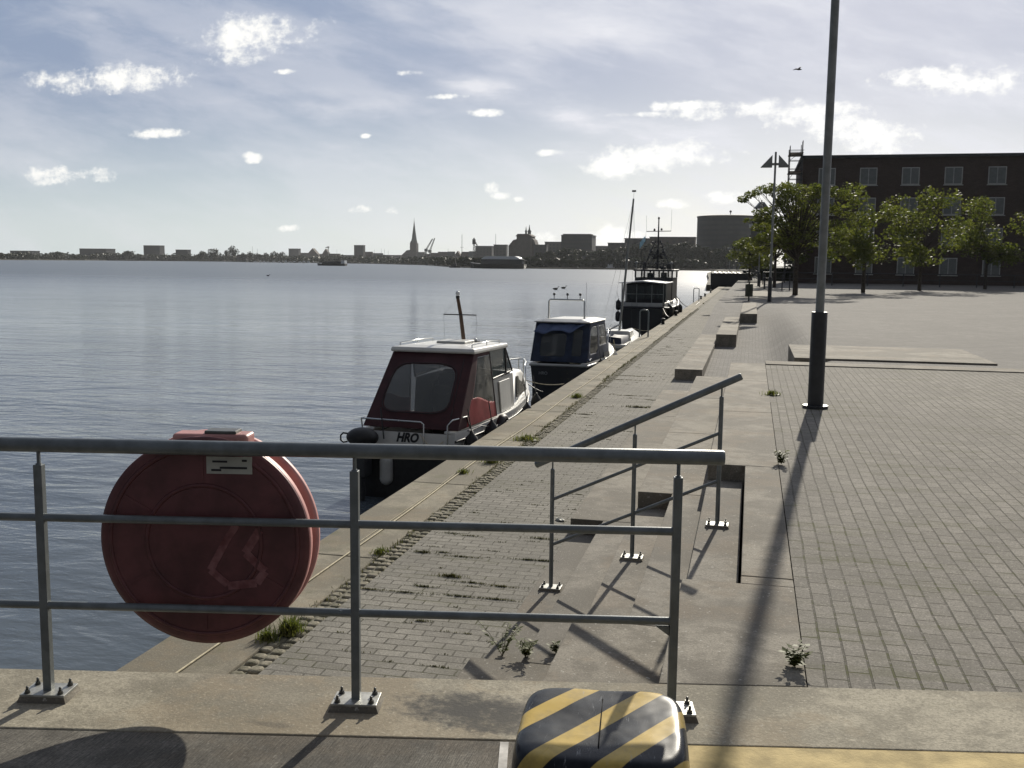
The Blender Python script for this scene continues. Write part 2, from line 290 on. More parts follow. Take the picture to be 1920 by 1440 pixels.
# ------------------------------------------------------------------ mesh builder
class MB:
    def __init__(s): s.v = []; s.f = []; s.sm = []
    def add(s, vs, fs, smooth=False):
        o = len(s.v); s.v += [tuple(p) for p in vs]; s.f += [tuple(i + o for i in f) for f in fs]; s.sm += [smooth] * len(fs); return s
    def box(s, c, d, rz=0.0, tilt=None):
        cx, cy, cz = c; hx, hy, hz = d[0] / 2, d[1] / 2, d[2] / 2
        mrot = Matrix.Rotation(rz, 3, 'Z')
        if tilt: mrot = mrot @ Matrix.Rotation(tilt[1], 3, tilt[0])
        vs = [Vector(c) + mrot @ Vector((a * hx, b * hy, e * hz)) for e in (-1, 1) for b in (-1, 1) for a in (-1, 1)]
        return s.add(vs, [(0, 2, 3, 1), (4, 5, 7, 6), (0, 1, 5, 4), (2, 6, 7, 3), (0, 4, 6, 2), (1, 3, 7, 5)])
    def bbox(s, x0, x1, y0, y1, z0, z1): return s.box(((x0 + x1) / 2, (y0 + y1) / 2, (z0 + z1) / 2), (x1 - x0, y1 - y0, z1 - z0))
    def prism(s, poly, z0, z1):
        n = len(poly)
        vs = [(p[0], p[1], z0) for p in poly] + [(p[0], p[1], z1) for p in poly]
        return s.add(vs, [tuple(range(n))[::-1], tuple(range(n, 2 * n))] + [(i, (i + 1) % n, n + (i + 1) % n, n + i) for i in range(n)])
    def slab(s, poly3, off):
        """closed plate: 3-D outline thickened by the vector off"""
        n = len(poly3); off = Vector(off)
        vs = [Vector(p) for p in poly3] + [Vector(p) + off for p in poly3]
        return s.add(vs, [tuple(range(n))[::-1], tuple(range(n, 2 * n))] + [(i, (i + 1) % n, n + (i + 1) % n, n + i) for i in range(n)])
    def tube(s, pts, r, n=10, cap=True, smooth=True):
        pts = [Vector(p) for p in pts]; rs = r if isinstance(r, (list, tuple)) else [r] * len(pts)
        rings = []; prev = None
        for i, p in enumerate(pts):
            d = (pts[min(i + 1, len(pts) - 1)] - pts[max(i - 1, 0)]).normalized()
            if prev is None:
                a = Vector((0, 0, 1)) if abs(d.z) < 0.9 else Vector((1, 0, 0)); x = d.cross(a).normalized()
            else: x = (prev - d * prev.dot(d)).normalized()
            prev = x; y = d.cross(x)
            rings.append([p + (x * math.cos(2 * math.pi * k / n) + y * math.sin(2 * math.pi * k / n)) * rs[i] for k in range(n)])
        vs = [q for rg in rings for q in rg]; fs = []
        for i in range(len(pts) - 1):
            for k in range(n): fs.append((i * n + k, i * n + (k + 1) % n, (i + 1) * n + (k + 1) % n, (i + 1) * n + k))
        s.add(vs, fs, smooth)
        if cap: 
            o = len(s.v); s.add(rings[0], [tuple(range(n))[::-1]]); s.add(rings[-1], [tuple(range(n))])
        return s
    def lathe(s, prof, c=(0, 0, 0), n=24, smooth=True, axis='Z'):
        vs = []; fs = []
        for (r, z) in prof:
            for k in range(n):
                a = 2 * math.pi * k / n; p = Vector((r * math.cos(a), r * math.sin(a), z))
                if axis == 'Y': p = Vector((p.x, p.z, p.y))
                if axis == 'X': p = Vector((p.z, p.x, p.y))
                vs.append(Vector(c) + p)
        for i in range(len(prof) - 1):
            for k in range(n): fs.append((i * n + k, i * n + (k + 1) % n, (i + 1) * n + (k + 1) % n, (i + 1) * n + k))
        fs.append(tuple(range(n))[::-1]); fs.append(tuple(range((len(prof) - 1) * n, len(prof) * n)))
        return s.add(vs, fs, smooth)
    def ball(s, c, r, n=10, m=7, sc=(1, 1, 1)):
        vs = []; fs = []
        for i in range(m + 1):
            t = math.pi * i / m
            for k in range(n):
                a = 2 * math.pi * k / n
                vs.append((c[0] + r * sc[0] * math.sin(t) * math.cos(a), c[1] + r * sc[1] * math.sin(t) * math.sin(a), c[2] + r * sc[2] * math.cos(t)))
        for i in range(m):
            for k in range(n): fs.append((i * n + k, (i + 1) * n + k, (i + 1) * n + (k + 1) % n, i * n + (k + 1) % n))
        return s.add(vs, fs, True)
    def loft(s, rings, smooth=True, close=False, caps=(False, False)):
        n = len(rings[0]); vs = [p for r in rings for p in r]; fs = []
        for i in range(len(rings) - 1):
            for k in range(n if close else n - 1): fs.append((i * n + k, i * n + (k + 1) % n, (i + 1) * n + (k + 1) % n, (i + 1) * n + k))
        s.add(vs, fs, smooth)
        if caps[0]: s.add(rings[0], [tuple(range(n))])
        if caps[1]: s.add(rings[-1], [tuple(range(n))[::-1]])
        return s
    def build(s, name, m, parent=None, bevel=0.0, seg=2, merge=False, solid=0.0):
        me = bpy.data.meshes.new(name); me.from_pydata(s.v, [], s.f); me.validate(); me.update()
        if len(me.polygons) == len(s.sm): me.polygons.foreach_set('use_smooth', s.sm)
        bm = bmesh.new(); bm.from_mesh(me)
        if merge: bmesh.ops.remove_doubles(bm, verts=bm.verts, dist=1e-4)
        bmesh.ops.recalc_face_normals(bm, faces=bm.faces) if len(bm.faces) < 30000 else None
        bm.to_mesh(me); bm.free()
        me.materials.append(m)
        o = bpy.data.objects.new(name, me); COL.objects.link(o)
        if parent: o.parent = parent
        if solid: md = o.modifiers.new('solid', 'SOLIDIFY'); md.thickness = solid; md.offset = 0
        if bevel: 
            md = o.modifiers.new('bevel', 'BEVEL'); md.width = bevel; md.segments = seg; md.limit_method = 'ANGLE'; md.angle_limit = R_(35)
        return o
def tag(o, label=None, cat=None, group=None, kind=None):
    if label: o['label'] = label
    if cat: o['category'] = cat
    if group: o['group'] = group
    if kind: o['kind'] = kind
    return o
def thing(name, label, cat, loc=(0, 0, 0), rz=0.0, group=None):
    o = bpy.data.objects.new(name, None); COL.objects.link(o); o.location = loc; o.rotation_euler = (0, 0, rz); o.empty_display_size = 0.2
    return tag(o, label, cat, group)
def copy_tree(o, parent=None):
    c = o.copy(); COL.objects.link(c); c.parent = parent
    for ch in list(o.children): copy_tree(ch, c)
    return c
def text_mesh(name, body, size, m, parent, mtx, shear=0.0, extrude=0.002, offset=0.0, label=None, sx=1.0):
    cu = bpy.data.curves.new(name, 'FONT'); cu.body = body; cu.size = size; cu.extrude = extrude; cu.shear = shear; cu.offset = offset; cu.align_x = 'CENTER'; cu.align_y = 'CENTER'
    t = bpy.data.objects.new(name, cu); COL.objects.link(t); bpy.context.view_layer.update()
    me = bpy.data.meshes.new_from_object(t.evaluated_get(bpy.context.evaluated_depsgraph_get())); bpy.data.objects.remove(t)
    me.transform(Matrix.Diagonal((sx, 1, 1, 1))); me.materials.clear(); me.materials.append(m)
    o = bpy.data.objects.new(name, me); COL.objects.link(o); o.parent = parent; o.matrix_local = mtx
    return o

# ================================================================== SETTING
WZ = -1.70          # water level
QZ = -0.75          # quay brick level
KD = Vector((0.98, 0.199, 0)).normalized()   # direction of the near kerb and railing
KN = Vector((-KD.y, KD.x, 0))                # away from the camera
# --- water
m, gg, b = newmat('river_water')
t = gg.new('ShaderNodeTexCoord').outputs['Object']
b.inputs['Base Color'].default_value = (0.075, 0.092, 0.105, 1); wy = gg.xyz(t)[1]; gg.put(b, 'Roughness', gg.m('ADD', 0.07, gg.m('MULTIPLY', gg.ss(wy, 10, 220), 0.24))); b.inputs['IOR'].default_value = 1.333
rt = R_(13)
w1 = gg.noise(gg.scale(t, (0.42, 1.0, 1), rot=(0, 0, rt)), 1.0, 3, 0.5, 0.6)
w2 = gg.noise(gg.scale(t, (0.55, 1.0, 1), rot=(0, 0, rt + .15)), 3.4, 4, 0.6, 0.3)
w3 = gg.noise(gg.scale(t, (0.5, 1.0, 1), rot=(0, 0, rt - .1)), 0.22, 3, 0.5)
gust = gg.ss(gg.noise(gg.scale(t, (0.35, 1, 1), rot=(0, 0, rt)), 0.035, 4, 0.6), 0.35, 0.65)
h = gg.m('ADD', gg.m('MULTIPLY', w1, 0.060), gg.m('ADD', gg.m('MULTIPLY', gg.m('MULTIPLY', w2, 0.034), gg.m('ADD', gust, 0.40)), gg.m('MULTIPLY', w3, 0.14)))
bp = gg.new('ShaderNodeBump'); bp.inputs['Strength'].default_value = 1.0; bp.inputs['Distance'].default_value = 1.15
gg.put(bp, 'Height', h); gg.l.new(bp.outputs[0], b.inputs['Normal'])
M['water'] = m
mb = MB(); mb.add([(-2600, -50, WZ), (2000, -50, WZ), (2000, 4200, WZ), (-2600, 4200, WZ)], [(0, 1, 2, 3)])
tag(mb.build('water', M['water']), 'calm rippled river water', kind='structure')

# --- quay: brick surface, coping, wall
mb = MB(); mb.add([(-2.885, -1, QZ), (-1.59, -1, QZ), (-1.59, 122, QZ), (-2.885, 122, QZ)], [(0, 1, 2, 3)])
tag(mb.build('quay_pavement', M['brick']), 'grey brick pavement along the quay', kind='structure')
mb = MB(); y = 2.0; i = 0
while y < 122:
    L = 3.0
    mb.bbox(-3.76, -3.065, y + .005, y + L - .005, QZ - 0.5, QZ + 0.006); y += L
tag(mb.build('quay_coping', M['coping'], bevel=0.012), 'concrete coping along the water edge', kind='structure')
mb = MB(); mb.bbox(-3.745, 0.2, 2.2, 122.3, -3.5, QZ - 0.03)
tag(mb.build('quay_wall', M['quaywall']), 'dark concrete quay wall below the coping', kind='structure')
mb = MB(); mb.add([(-3.065, 2, QZ - .012), (-2.885, 2, QZ - .012), (-2.885, 122, QZ - .012), (-3.065, 122, QZ - .012)], [(0, 1, 2, 3)])
tag(mb.build('joint_bed', M['sand']), 'sandy bed of the cobble strip', kind='structure')
mb = MB(); y = 4.0
while y < 60:
    for cx in (-3.02, -2.93):
        sx = random.uniform(.074, .086); sy = random.uniform(.078, .1)
        zz = QZ + random.uniform(-.006, .008); a = random.uniform(-.12, .12)
        x0 = cx + random.uniform(-.006, .006); yy = y + random.uniform(-.01, .01)
        ring = []
        for (k, zc) in ((1.0, -.03), (1.0, -.012), (.88, -.003), (.55, 0.002)):
            rr = []
            for q in range(8):
                an = a + q * math.pi / 4 + math.pi / 8; e = 0.54
                rr.append((x0 + sx * e * k * math.copysign(abs(math.cos(an)) ** .6, math.cos(an)), yy + sy * e * k * math.copysign(abs(math.sin(an)) ** .6, math.sin(an)), zz + zc))
            ring.append(rr)
        mb.loft(ring, True, True, (False, True))
    y += 0.105
tag(mb.build('cobble_strip', M['cobble']), 'two rows of small cobbles beside the coping', kind='structure')

# --- steps and slabs
def stepbox(mb, x0, x1, y0, y1, top): mb.bbox(x0 + .004, x1 - .004, y0 + .006, y1 - .006, -1.0, top)
mb = MB()
for (x0, x1, top, js) in ((-.33, .30, 0.0, (9.25, 12.73, 16.2, 19.2)), (-.96, -.33, -.30, (9.25, 12.73, 16.2, 19.4)), (-1.59, -.96, -.60, (9.25, 12.6, 16.06, 19.5))):
    for a, c in zip(js, js[1:]): stepbox(mb, x0, x1, a, c, top)
stepbox(mb, 0.0, .30, 5.90, 9.25, 0.0)
def kerb_y(x): return 4.22 + (x + .35) * (KD.y / KD.x)      # far edge of the near kerb
for (x0, x1, top) in ((-.33, .30, 0.0), (-.96, -.33, -.30), (-1.59, -.96, -.60)):
    mb.prism([(x0 + .003, kerb_y(x0) + .012), (x1 - .003, kerb_y(x1) + .012), (x1 - .003, 5.89 if x0 == -.33 and False else 5.752), (x0 + .003, 5.752)], -1.0, top)
mb.bbox(.003, .297, 5.7525, 5.893, -1.0, 0.0)
tag(mb.build('seat_steps', M['slab'], bevel=0.006), 'broad concrete seat steps between quay and upper walk', kind='structure')
mb = MB()
for i, top in enumerate((-.15, -.30, -.45, -.60, -.744)):
    x1 = -.008 - i * .3165; x0 = x1 - .3165
    if i == 4: x0 = -1.589
    mb.bbox(x0, x1 - .004, 5.757, 9.246, -1.0, top)
tag(mb.build('stairs', M['step'], bevel=0.005), 'narrow concrete stair flight with five treads', kind='structure')

# --- near kerb and deck
def kpt(s, n): p = Vector((-.35, 4.22, 0)) + KD * s + KN * n; return (p.x, p.y)
mb = MB()
ss = [-9.0, -4.4, 3.0, 6.0, 9.0]
for a, c in zip(ss, ss[1:]):
    mb.prism([kpt(a + .003, -.555), kpt(c - .003, -.555), kpt(c - .003, 0), kpt(a + .003, 0)], -1.2, 0.004)
mb2 = MB(); mb2.prism([kpt(-9, -.60), kpt(9, -.60), kpt(9, -.02), kpt(-9, -.02)], -3.4, -.03)
tag(mb.build('kerb', M['kerb'], bevel=0.006), 'stained pale concrete kerb under the near railing', kind='structure')
tag(mb2.build('kerb_base', M['quaywall']), 'concrete base below the near kerb', kind='structure')
mb = MB()
js = [-9, -6.2, -3.4, -.62, 2.4, 5.2, 9]
for a, c in zip(js, js[1:]): mb.prism([kpt(a + .004, -8), kpt(c - .004, -8), kpt(c - .004, -.5575), kpt(a + .004, -.5575)], -.4, 0.0)
tag(mb.build('deck', M['deck'], bevel=0.004), 'rough brushed concrete deck in front of the kerb', kind='structure')
mb = MB(); q = [kpt(-.635, -2.2), kpt(-.603, -2.2), kpt(-.603, -.572), kpt(-.635, -.572)]; mb.prism(q, -.02, .004)
tag(mb.build('joint_line', M['white_paint']), 'white sealed joint across the deck', kind='structure')
mb = MB(); mb.prism([kpt(-.05, -.75), kpt(6, -.75), kpt(6, -.564), kpt(-.05, -.564)], -.03, .004)
tag(mb.build('yellow_marking', M['yellow_paint']), 'worn yellow painted band on the deck', kind='structure')

# --- upper pavement
mb = MB(); mb.add([(.302, kerb_y(.3) + .01, -.006), (30, kerb_y(30) + .01, -.006), (30, 19.6, -.006), (.302, 19.6, -.006)], [(0, 1, 2, 3)])
tag(mb.build('upper_pavement', M['brick_up']), 'brick strips beside the upper slabs', kind='structure')
ZL = [(19, -.75), (22, -.75), (30.6, -.62), (38.8, -.35), (46, -.05), (49, -.006), (200, -.006)]
def ramp(x, y):
    for (a, za), (c, zc) in zip(ZL, ZL[1:]):
        if a <= y <= c: z = za + (zc - za) * (y - a) / (c - a); break
    else: z = -.006
    k = min(1, max(0, (x - .35) / 1.2)); k = k * k * (3 - 2 * k)
    return z * (1 - k) + -.006 * k
xs = [-1.59, -1.2, -.9, -.6, -.3, 0, .35, .5, .65, .8, .95, 1.1, 1.25, 1.4, 1.55, 4, 10, 30, 90]; ys = [19.3 + i for i in range(0, 31)] + [52, 60, 80, 100, 130]
mb = MB(); mb.add([(x, y, ramp(x, y)) for y in ys for x in xs], [(j * len(xs) + i, j * len(xs) + i + 1, (j + 1) * len(xs) + i + 1, (j + 1) * len(xs) + i) for j in range(len(ys) - 1) for i in range(len(xs) - 1)], True)
tag(mb.build('plaza', M['plaza']), 'grey paved ramp and plaza beyond the steps', kind='structure')
mb = MB(); mb.bbox(.86, 4.5, 20.3, 23.7, -.5, 0.03); mb.bbox(.302, 6, 19.0, 19.62, -.5, 0.012)
tag(mb.build('landing', M['slab'], bevel=.006), 'pale concrete landing slab beside the ramp', kind='structure')
# seat blocks along the ramp
for (x0, x1, y0, y1, top, lb) in ((-1.59, -.985, 22.55, 60, -.50, 'long low concrete seat block nearest the stairs, along the brick quay'),
                                  (-.975, -.385, 30.65, 58, -.25, 'concrete seat block in the middle of the three, its dark end facing the viewer'),
                                  (-.375, .24, 38.8, 50.5, 0.0, 'farthest and highest concrete seat block, just before the waste bin')):
    t = thing('seat_block', lb, 'seat block', ((x0 + x1) / 2, y0, -.8), 0, 'concrete seat blocks along the ramp')
    n = max(1, round((y1 - y0) / 3.4)); L = (y1 - y0) / n
    for i in range(n):
        q = MB(); q.bbox(x0 - (x0 + x1) / 2, x1 - (x0 + x1) / 2, i * L + .004, (i + 1) * L - .004, 0, top + .8)
        q.build('block', M['slab'], t, bevel=.012)
mb = MB(); mb.bbox(-1.59, -.40, 58.1, 121.5, -1, -.30); mb.bbox(-1.59, -.98, 60.05, 121.5, -1, -.29)
mb = MB(); mb.bbox(-1.59, -.98, 60.05, 121.5, -1, -.45); mb.bbox(-.975, -.38, 58.05, 121.5, -1, -.22); mb.bbox(-.375, 1.2, 56, 121.5, -1, .01)
tag(mb.build('far_walk', M['slab'], bevel=.01), 'pale slabs of the promenade further on', kind='structure')

# --- land beyond (banks)
shore = [atz(x, y, WZ) for x, y in ((-160, 486.5), (200, 488.6), (421, 490.6), (560, 492.6), (700, 494.6), (800, 497.2), (870, 502), (1000, 503.6), (1150, 505.4), (1300, 507.4), (1345, 508.2))]
poly = [(p.x, p.y) for p in shore] + [(-14, 330), (-8.5, 210), (-6, 140), (3, 139), (3, 122), (140, 121), (1990, 1200), (1990, 4190), (-2590, 4190)]
mb = MB(); mb.prism(poly, -3, -.9)
tag(mb.build('bank', M['land']), 'low far river bank', kind='structure')

# ================================================================== NEAR RAILING
RZ = math.atan2(.235, 1.245)
def baseplate(parent, sx, sy, z0, pad=0.022, bolts=True):
    q = MB(); h = .5
    q.loft([[(-sx * h * 1.10, -sy * h * 1.12, z0), (sx * h * 1.10, -sy * h * 1.12, z0), (sx * h * 1.10, sy * h * 1.12, z0), (-sx * h * 1.10, sy * h * 1.12, z0)],
            [(-sx * h, -sy * h, z0 + pad), (sx * h, -sy * h, z0 + pad), (sx * h, sy * h, z0 + pad), (-sx * h, sy * h, z0 + pad)]], False, True, (True, True))
    q.build('mortar_bed', M['slab'], parent)
    q = MB(); q.box((0, 0, z0 + pad + .005), (sx, sy, .010)); q.build('base_plate', M['zinc'], parent, bevel=.002)
    if bolts:
        for a in (-1, 1):
            for c in (-1, 1):
                q = MB(); p = (a * sx * .37, c * sy * .34)
                q.lathe([(.013, 0), (.013, .003), (.013, .0031)], (p[0], p[1], z0 + pad + .010), 12, False)
                q.lathe([(.0105, .003), (.0105, .013)], (p[0], p[1], z0 + pad + .010), 6, False)
                q.lathe([(.0055, .013), (.0055, .026), (.004, .028)], (p[0], p[1], z0 + pad + .010), 10)
                q.build('bolt', M['bolt'], parent)
rail = thing('railing', 'grey steel railing with thick round top rail across the near kerb', 'railing', (-1.5, 3.69, 0.004), RZ)
s_end = 1.447
q = MB(); q.tube([(-4.4, 0, 1.052), (-1.3, 0, 1.052), (0, 0, 1.052), (s_end - .012, 0, 1.052), (s_end, 0, 1.052)], [.0295, .0295, .0295, .0295, .0265], 24); q.build('top_rail', M['steel'], rail)
for z in (.755, .390):
    q = MB(); q.tube([(-4.4, -.0, z), (1.262, -.0, z)], .0165, 14); q.build('mid_rail', M['steel'], rail)
for s in (-3.83, -2.555, -1.275, 0.0, 1.272):
    q = MB(); q.box((s, 0, .50), (.034, .034, .945)); 
    q.tube([(s, 0, .97), (s, 0, 1.03)], .008, 10); q.tube([(s, 0, .962), (s, 0, .978)], [.017, .011], 12)
    if s > 1: q.slab([(s - .017, -.008, .372), (s - .017, -.008, .33), (s - .075, -.008, .372)], (0, .016, 0))
    post = q.build('post', M['steel'], rail, bevel=.003)
    n0 = set(bpy.data.objects)
    baseplate(post, .185, .125, 0.0)
    for ob in set(bpy.data.objects) - n0: ob.location = (s, 0, 0)

# ================================================================== STAIR HANDRAIL
hr = thing('stair_handrail', 'sloping grey steel handrail rising to the right beside the stairs', 'handrail', (-1.447, 7.587, QZ))
DX = [0, .63, 1.262]; BZ = [0.006, .30, .60]; TZ = [.962, 1.264, 1.578]
SL = (1.578 - .962) / 1.262
q = MB(); q.tube([(-.135, 0, 1.055 - .135 * SL), (-.128, 0, 1.055 - .128 * SL), (1.395, 0, 1.055 + 1.395 * SL), (1.402, 0, 1.055 + 1.402 * SL)], [.022, .0265, .0265, .022], 22); q.build('top_rail', M['steel'], hr)
for z in (.722, .361):
    q = MB(); q.tube([(.012, 0, z + .012 * SL), (1.25, 0, z + 1.25 * SL * .955)], .0125, 12); q.build('mid_rail', M['steel'], hr)
for x, b0, t0 in zip(DX, BZ, TZ):
    q = MB(); q.tube([(x, 0, b0 + .02), (x, 0, t0)], .0165, 16); q.tube([(x, 0, t0), (x, 0, t0 + .008)], [.0165, .009], 16); q.tube([(x, 0, t0), (x, 0, t0 + .08)], .0065, 8)
    post = q.build('post', M['steel'], hr)
    n0 = set(bpy.data.objects)
    baseplate(post, .165, .12, b0, .012)
    for ob in set(bpy.data.objects) - n0: ob.location = (x, 0, 0)

# ================================================================== LIFE RING CASE
# a round dished case hung on the far side of the railing
lc = aty(383, 1016, 3.62)
ring = thing('life_ring_case', 'round dark red life ring case hung on the near railing', 'life ring case', (lc.x, lc.y, lc.z), RZ)
R0 = .432
q = MB(); q.lathe([(R0 - .05, -.004), (R0 - .02, -.001), (R0 - .002, .006), (R0, .012)], (0, 0, 0), 128, True, 'Y'); q.build('back_panel', M['red'], ring)
q = MB(); q.lathe([(R0, .0125), (R0 + .001, .020), (R0 + .001, .048), (R0 - .006, .052)], (0, 0, 0), 128, True, 'Y'); q.build('rim', M['sunlitrim'], ring)
q = MB(); q.lathe([(R0 - .045, .04), (R0 - .045, .15)], (0, 0, 0), 128, True, 'Y'); q.build('groove', M['red'], ring)
q = MB(); q.lathe([(R0 - .01, .128), (R0 + .004, .132), (R0 + .006, .158), (R0 - .004, .164)], (0, 0, 0), 128, True, 'Y'); q.build('flange', M['sunlitrim'], ring)
q = MB(); q.lathe([(R0 - .03, .164), (R0 - .035, .185), (R0 - .07, .205), (R0 - .16, .22)], (0, 0, 0), 96, True, 'Y'); q.build('front_shell', M['red'], ring)
q = MB(); q.bbox(-.13, .18, .02, .125, .385, .440); q.build('hinge_block', M['sunlitrim'], ring, bevel=.014, seg=3)
q = MB(); q.bbox(.0, .13, .03, .11, .438, .452); q.build('latch', M['bolt'], ring, bevel=.004)
q = MB(); q.bbox(.02, .205, -.009, -.004, .285, .355); st = q.build('sticker', M['sticker'], ring)
for (x, z, L) in ((.075, .335, .06), (.13, .31, .11), (.06, .30, .04), (.175, .34, .02)):
    q = MB(); q.bbox(x - L / 2, x + L / 2, -.0112, -.009, z - .004, z + .004); q.build('print_line', M['text'], st)
q = MB()
def annulus(q, prof, n=96):
    vs = []; fs = []; m_ = len(prof)
    for k in range(n):
        a = 2 * math.pi * k / n
        for (r, z) in prof: vs.append((r * math.cos(a), z, r * math.sin(a)))
    for k in range(n):
        for j in range(m_): fs.append((k * m_ + j, ((k + 1) % n) * m_ + j, ((k + 1) % n) * m_ + (j + 1) % m_, k * m_ + (j + 1) % m_))
    q.add(vs, fs, True)
for rr1 in (.395, .245): annulus(q, [(rr1, -.0035), (rr1 - .006, -.0075), (rr1 - .014, -.0075), (rr1 - .020, -.0035)])
for an in (30, 90, 150, 210, 270, 330):
    a_ = R_(an); c_, s_ = math.cos(a_), math.sin(a_); q.slab([(c_ * .252 - s_ * .006, -.0036, s_ * .252 + c_ * .006), (c_ * .37 - s_ * .006, -.0036, s_ * .37 + c_ * .006), (c_ * .37 + s_ * .006, -.0036, s_ * .37 - c_ * .006), (c_ * .252 + s_ * .006, -.0036, s_ * .252 - c_ * .006)], (0, -.003, 0))
q.build('moulded_ribs', M['red'], ring)
# faded emblem: a pair of bent strokes
q = MB()
def stroke(pts, wd):
    for i in range(len(pts) - 1):
        a = Vector((pts[i][0], 0, pts[i][1])); c = Vector((pts[i + 1][0], 0, pts[i + 1][1])); n = (c - a).normalized().cross(Vector((0, 1, 0))) * wd / 2
        q.slab([a + n + Vector((.165, -.0065 - i * .0004, .075)), c + n + Vector((.165, -.0065 - i * .0004, .075)), c - n + Vector((.165, -.0065 - i * .0004, .075)), a - n + Vector((.165, -.0065 - i * .0004, .075))], (0, .003, 0))
stroke([(.065, -.02), (.005, -.115), (.085, -.19), (.05, -.24), (-.07, -.255)], .034)
stroke([(-.03, .0), (-.075, -.07), (-.14, -.19), (-.07, -.25)], .03)
q.build('emblem', M['emblem'], ring)
q = MB(); q.tube([(.27, .07, .115), (.285, .07, .115)], .026, 14); q.tube([(.298, .07, .115), (.313, .07, .115)], .026, 14); q.tube([(.29, .07, .14), (.29, .02, .15)], .008, 8); q.build('clamp', M['black'], ring)

# ================================================================== CRASH BUFFER
bufc = (atz(1150, 1290, .45) + Vector((0.0, -.245, -.45)))
m, gg, b = newmat('hazard_rubber')
t = gg.new('ShaderNodeTexCoord').outputs['Object']; X, Y, Z = gg.xyz(t)
ph = gg.m('FRACT', gg.m('ADD', gg.m('DIVIDE', gg.m('ADD', X, gg.m('ADD', gg.m('MULTIPLY', gg.m('ADD', Y, gg.m('SUBTRACT', Z, .45)), -0.68), gg.m('MULTIPLY', gg.noise(t, 3, 2, .5), .015))), 0.206), 10.5))
stripe = gg.m('SUBTRACT', 1.0, gg.ss(gg.m('ABSOLUTE', gg.m('SUBTRACT', ph, 0.5)), .185, .205))
scr = gg.ss(gg.noise(gg.scale(t, (10, 3, 5), rot=(0, .3, .6)), 2.2, 7, .82), .60, .72)
scr2 = gg.ss(gg.noise(gg.scale(t, (30, 4, 4), rot=(0, .2, -.7)), 1.8, 6, .8), .60, .70)
yel = gg.mix(gg.ss(gg.noise(t, 9, 5, .7), .4, .7), (0.56, 0.40, 0.11), (0.40, 0.29, 0.09))
blk = gg.mix(gg.ss(gg.noise(t, 6, 6, .75), .35, .7), (0.012, 0.014, 0.018), (0.034, 0.040, 0.048))
c = gg.mix(stripe, blk, yel)
c = gg.mix(gg.m('MULTIPLY', gg.m('MAXIMUM', gg.m('MULTIPLY', scr, .28), gg.m('MULTIPLY', scr2, .55)), 1.0), c, (0.36, 0.37, 0.38))
b.inputs['Specular IOR Level'].default_value = 0.16; gg.put(b, 'Base Color', c); gg.put(b, 'Roughness', gg.m('ADD', .14, gg.m('MULTIPLY', gg.noise(t, 5, 2, .5), .24)))
bp = gg.new('ShaderNodeBump'); bp.inputs['Strength'].default_value = 1; bp.inputs['Distance'].default_value = 0.006
gg.put(bp, 'Height', gg.noise(t, 6, 2, .45)); gg.l.new(bp.outputs[0], b.inputs['Normal'])
M['hazard'] = m
buf = thing('crash_buffer', 'worn black rubber crash buffer with yellow diagonal stripes at the railing foot', 'crash buffer', (bufc.x, bufc.y, 0), R_(6))
def superbox(sx, sy, sz, nx, z0, half):
    vs = []; fs = []; n = 64; m_ = 26
    for i in range(m_ + 1):
        t_ = math.pi / 2 * i / m_
        for k in range(n):
            a = 2 * math.pi * k / n
            ca, sa = math.cos(a), math.sin(a); ct, st_ = math.cos(t_), math.sin(t_)
            e = 2 / nx
            rx = math.copysign(abs(ca) ** e, ca) * st_ ** (e * .72); ry = math.copysign(abs(sa) ** e, sa) * st_ ** (e * .72)
            zz = (1 - (1 - ct) ** 3.2) ** .5 if ct > 1e-6 else 0
            flare = 1 + .05 * (1 - zz)
            vs.append((sx * rx * flare, sy * ry * flare, z0 + sz * zz))
    for i in range(m_):
        for k in range(n): fs.append((i * n + k, (i + 1) * n + k, (i + 1) * n + (k + 1) % n, i * n + (k + 1) % n))
    return vs, fs
vs, fs = superbox(.256, .262, .45, 5.0, 0.0, None)
def dent(p):
    x, y, z = p; n_ = Vector((x, y, z)) * 5
    d_ = 0.006 * mnoise.noise(n_) + 0.012 * math.exp(-((x - .075) ** 2 + (y - .02) ** 2) / .0012) + .012 * math.exp(-((x - .09) ** 2 / .0002 + (y - .0) ** 2 / .004))
    s_ = -.007 * math.exp(-(x + .005) ** 2 / .00002)
    return (x * (1 - .02 * d_), y, z - (d_ - s_) * (1 if z > .3 else .2))
mb = MB(); mb.add([dent(p) for p in vs], fs, True); mb.build('cover', M['hazard'], buf, merge=True)
q = MB(); q.tube([(-.005, .262, .02), (-.005, .262, .28), (-.005, .24, .40), (-.005, .16, .4475), (-.005, 0, .4475), (-.005, -.16, .4475), (-.005, -.24, .40), (-.005, -.262, .2)], .0022, 6)
q.build('seam', M['seamdark'], buf)

# ================================================================== CORD, LITTER, WEEDS
pts = []; y = 4.0
while y < 100:
    pts.append((-3.345 + .012 * math.sin(y * .9) + .018 * mnoise.noise(Vector((y * .35, 0, 0))), y, QZ + .016)); y += .25
q = MB(); q.tube(pts, .0065, 6); tag(q.build('cord', M['rope']), 'long pale cord lying along the quay coping', 'cord')
pts = [(p[0] - .035 - .03 * abs(math.sin(p[1] * .3)), p[1], QZ + .012) for p in pts if 8 < p[1] < 15]
q = MB(); q.tube(pts, .0028, 6); tag(q.build('cord', M['rope']), 'thin second cord running beside the long pale cord', 'cord')
p = atz(1050, 976, QZ)
q = MB(); rr = [[(.06 * math.cos(a) * k + random.uniform(-.01, .01), .035 * math.sin(a) * k + random.uniform(-.008, .008), .002 + .02 * (1 - k) + random.uniform(0, .01)) for a in [i * math.pi / 5 for i in range(10)]] for k in (1, .65, .3)]
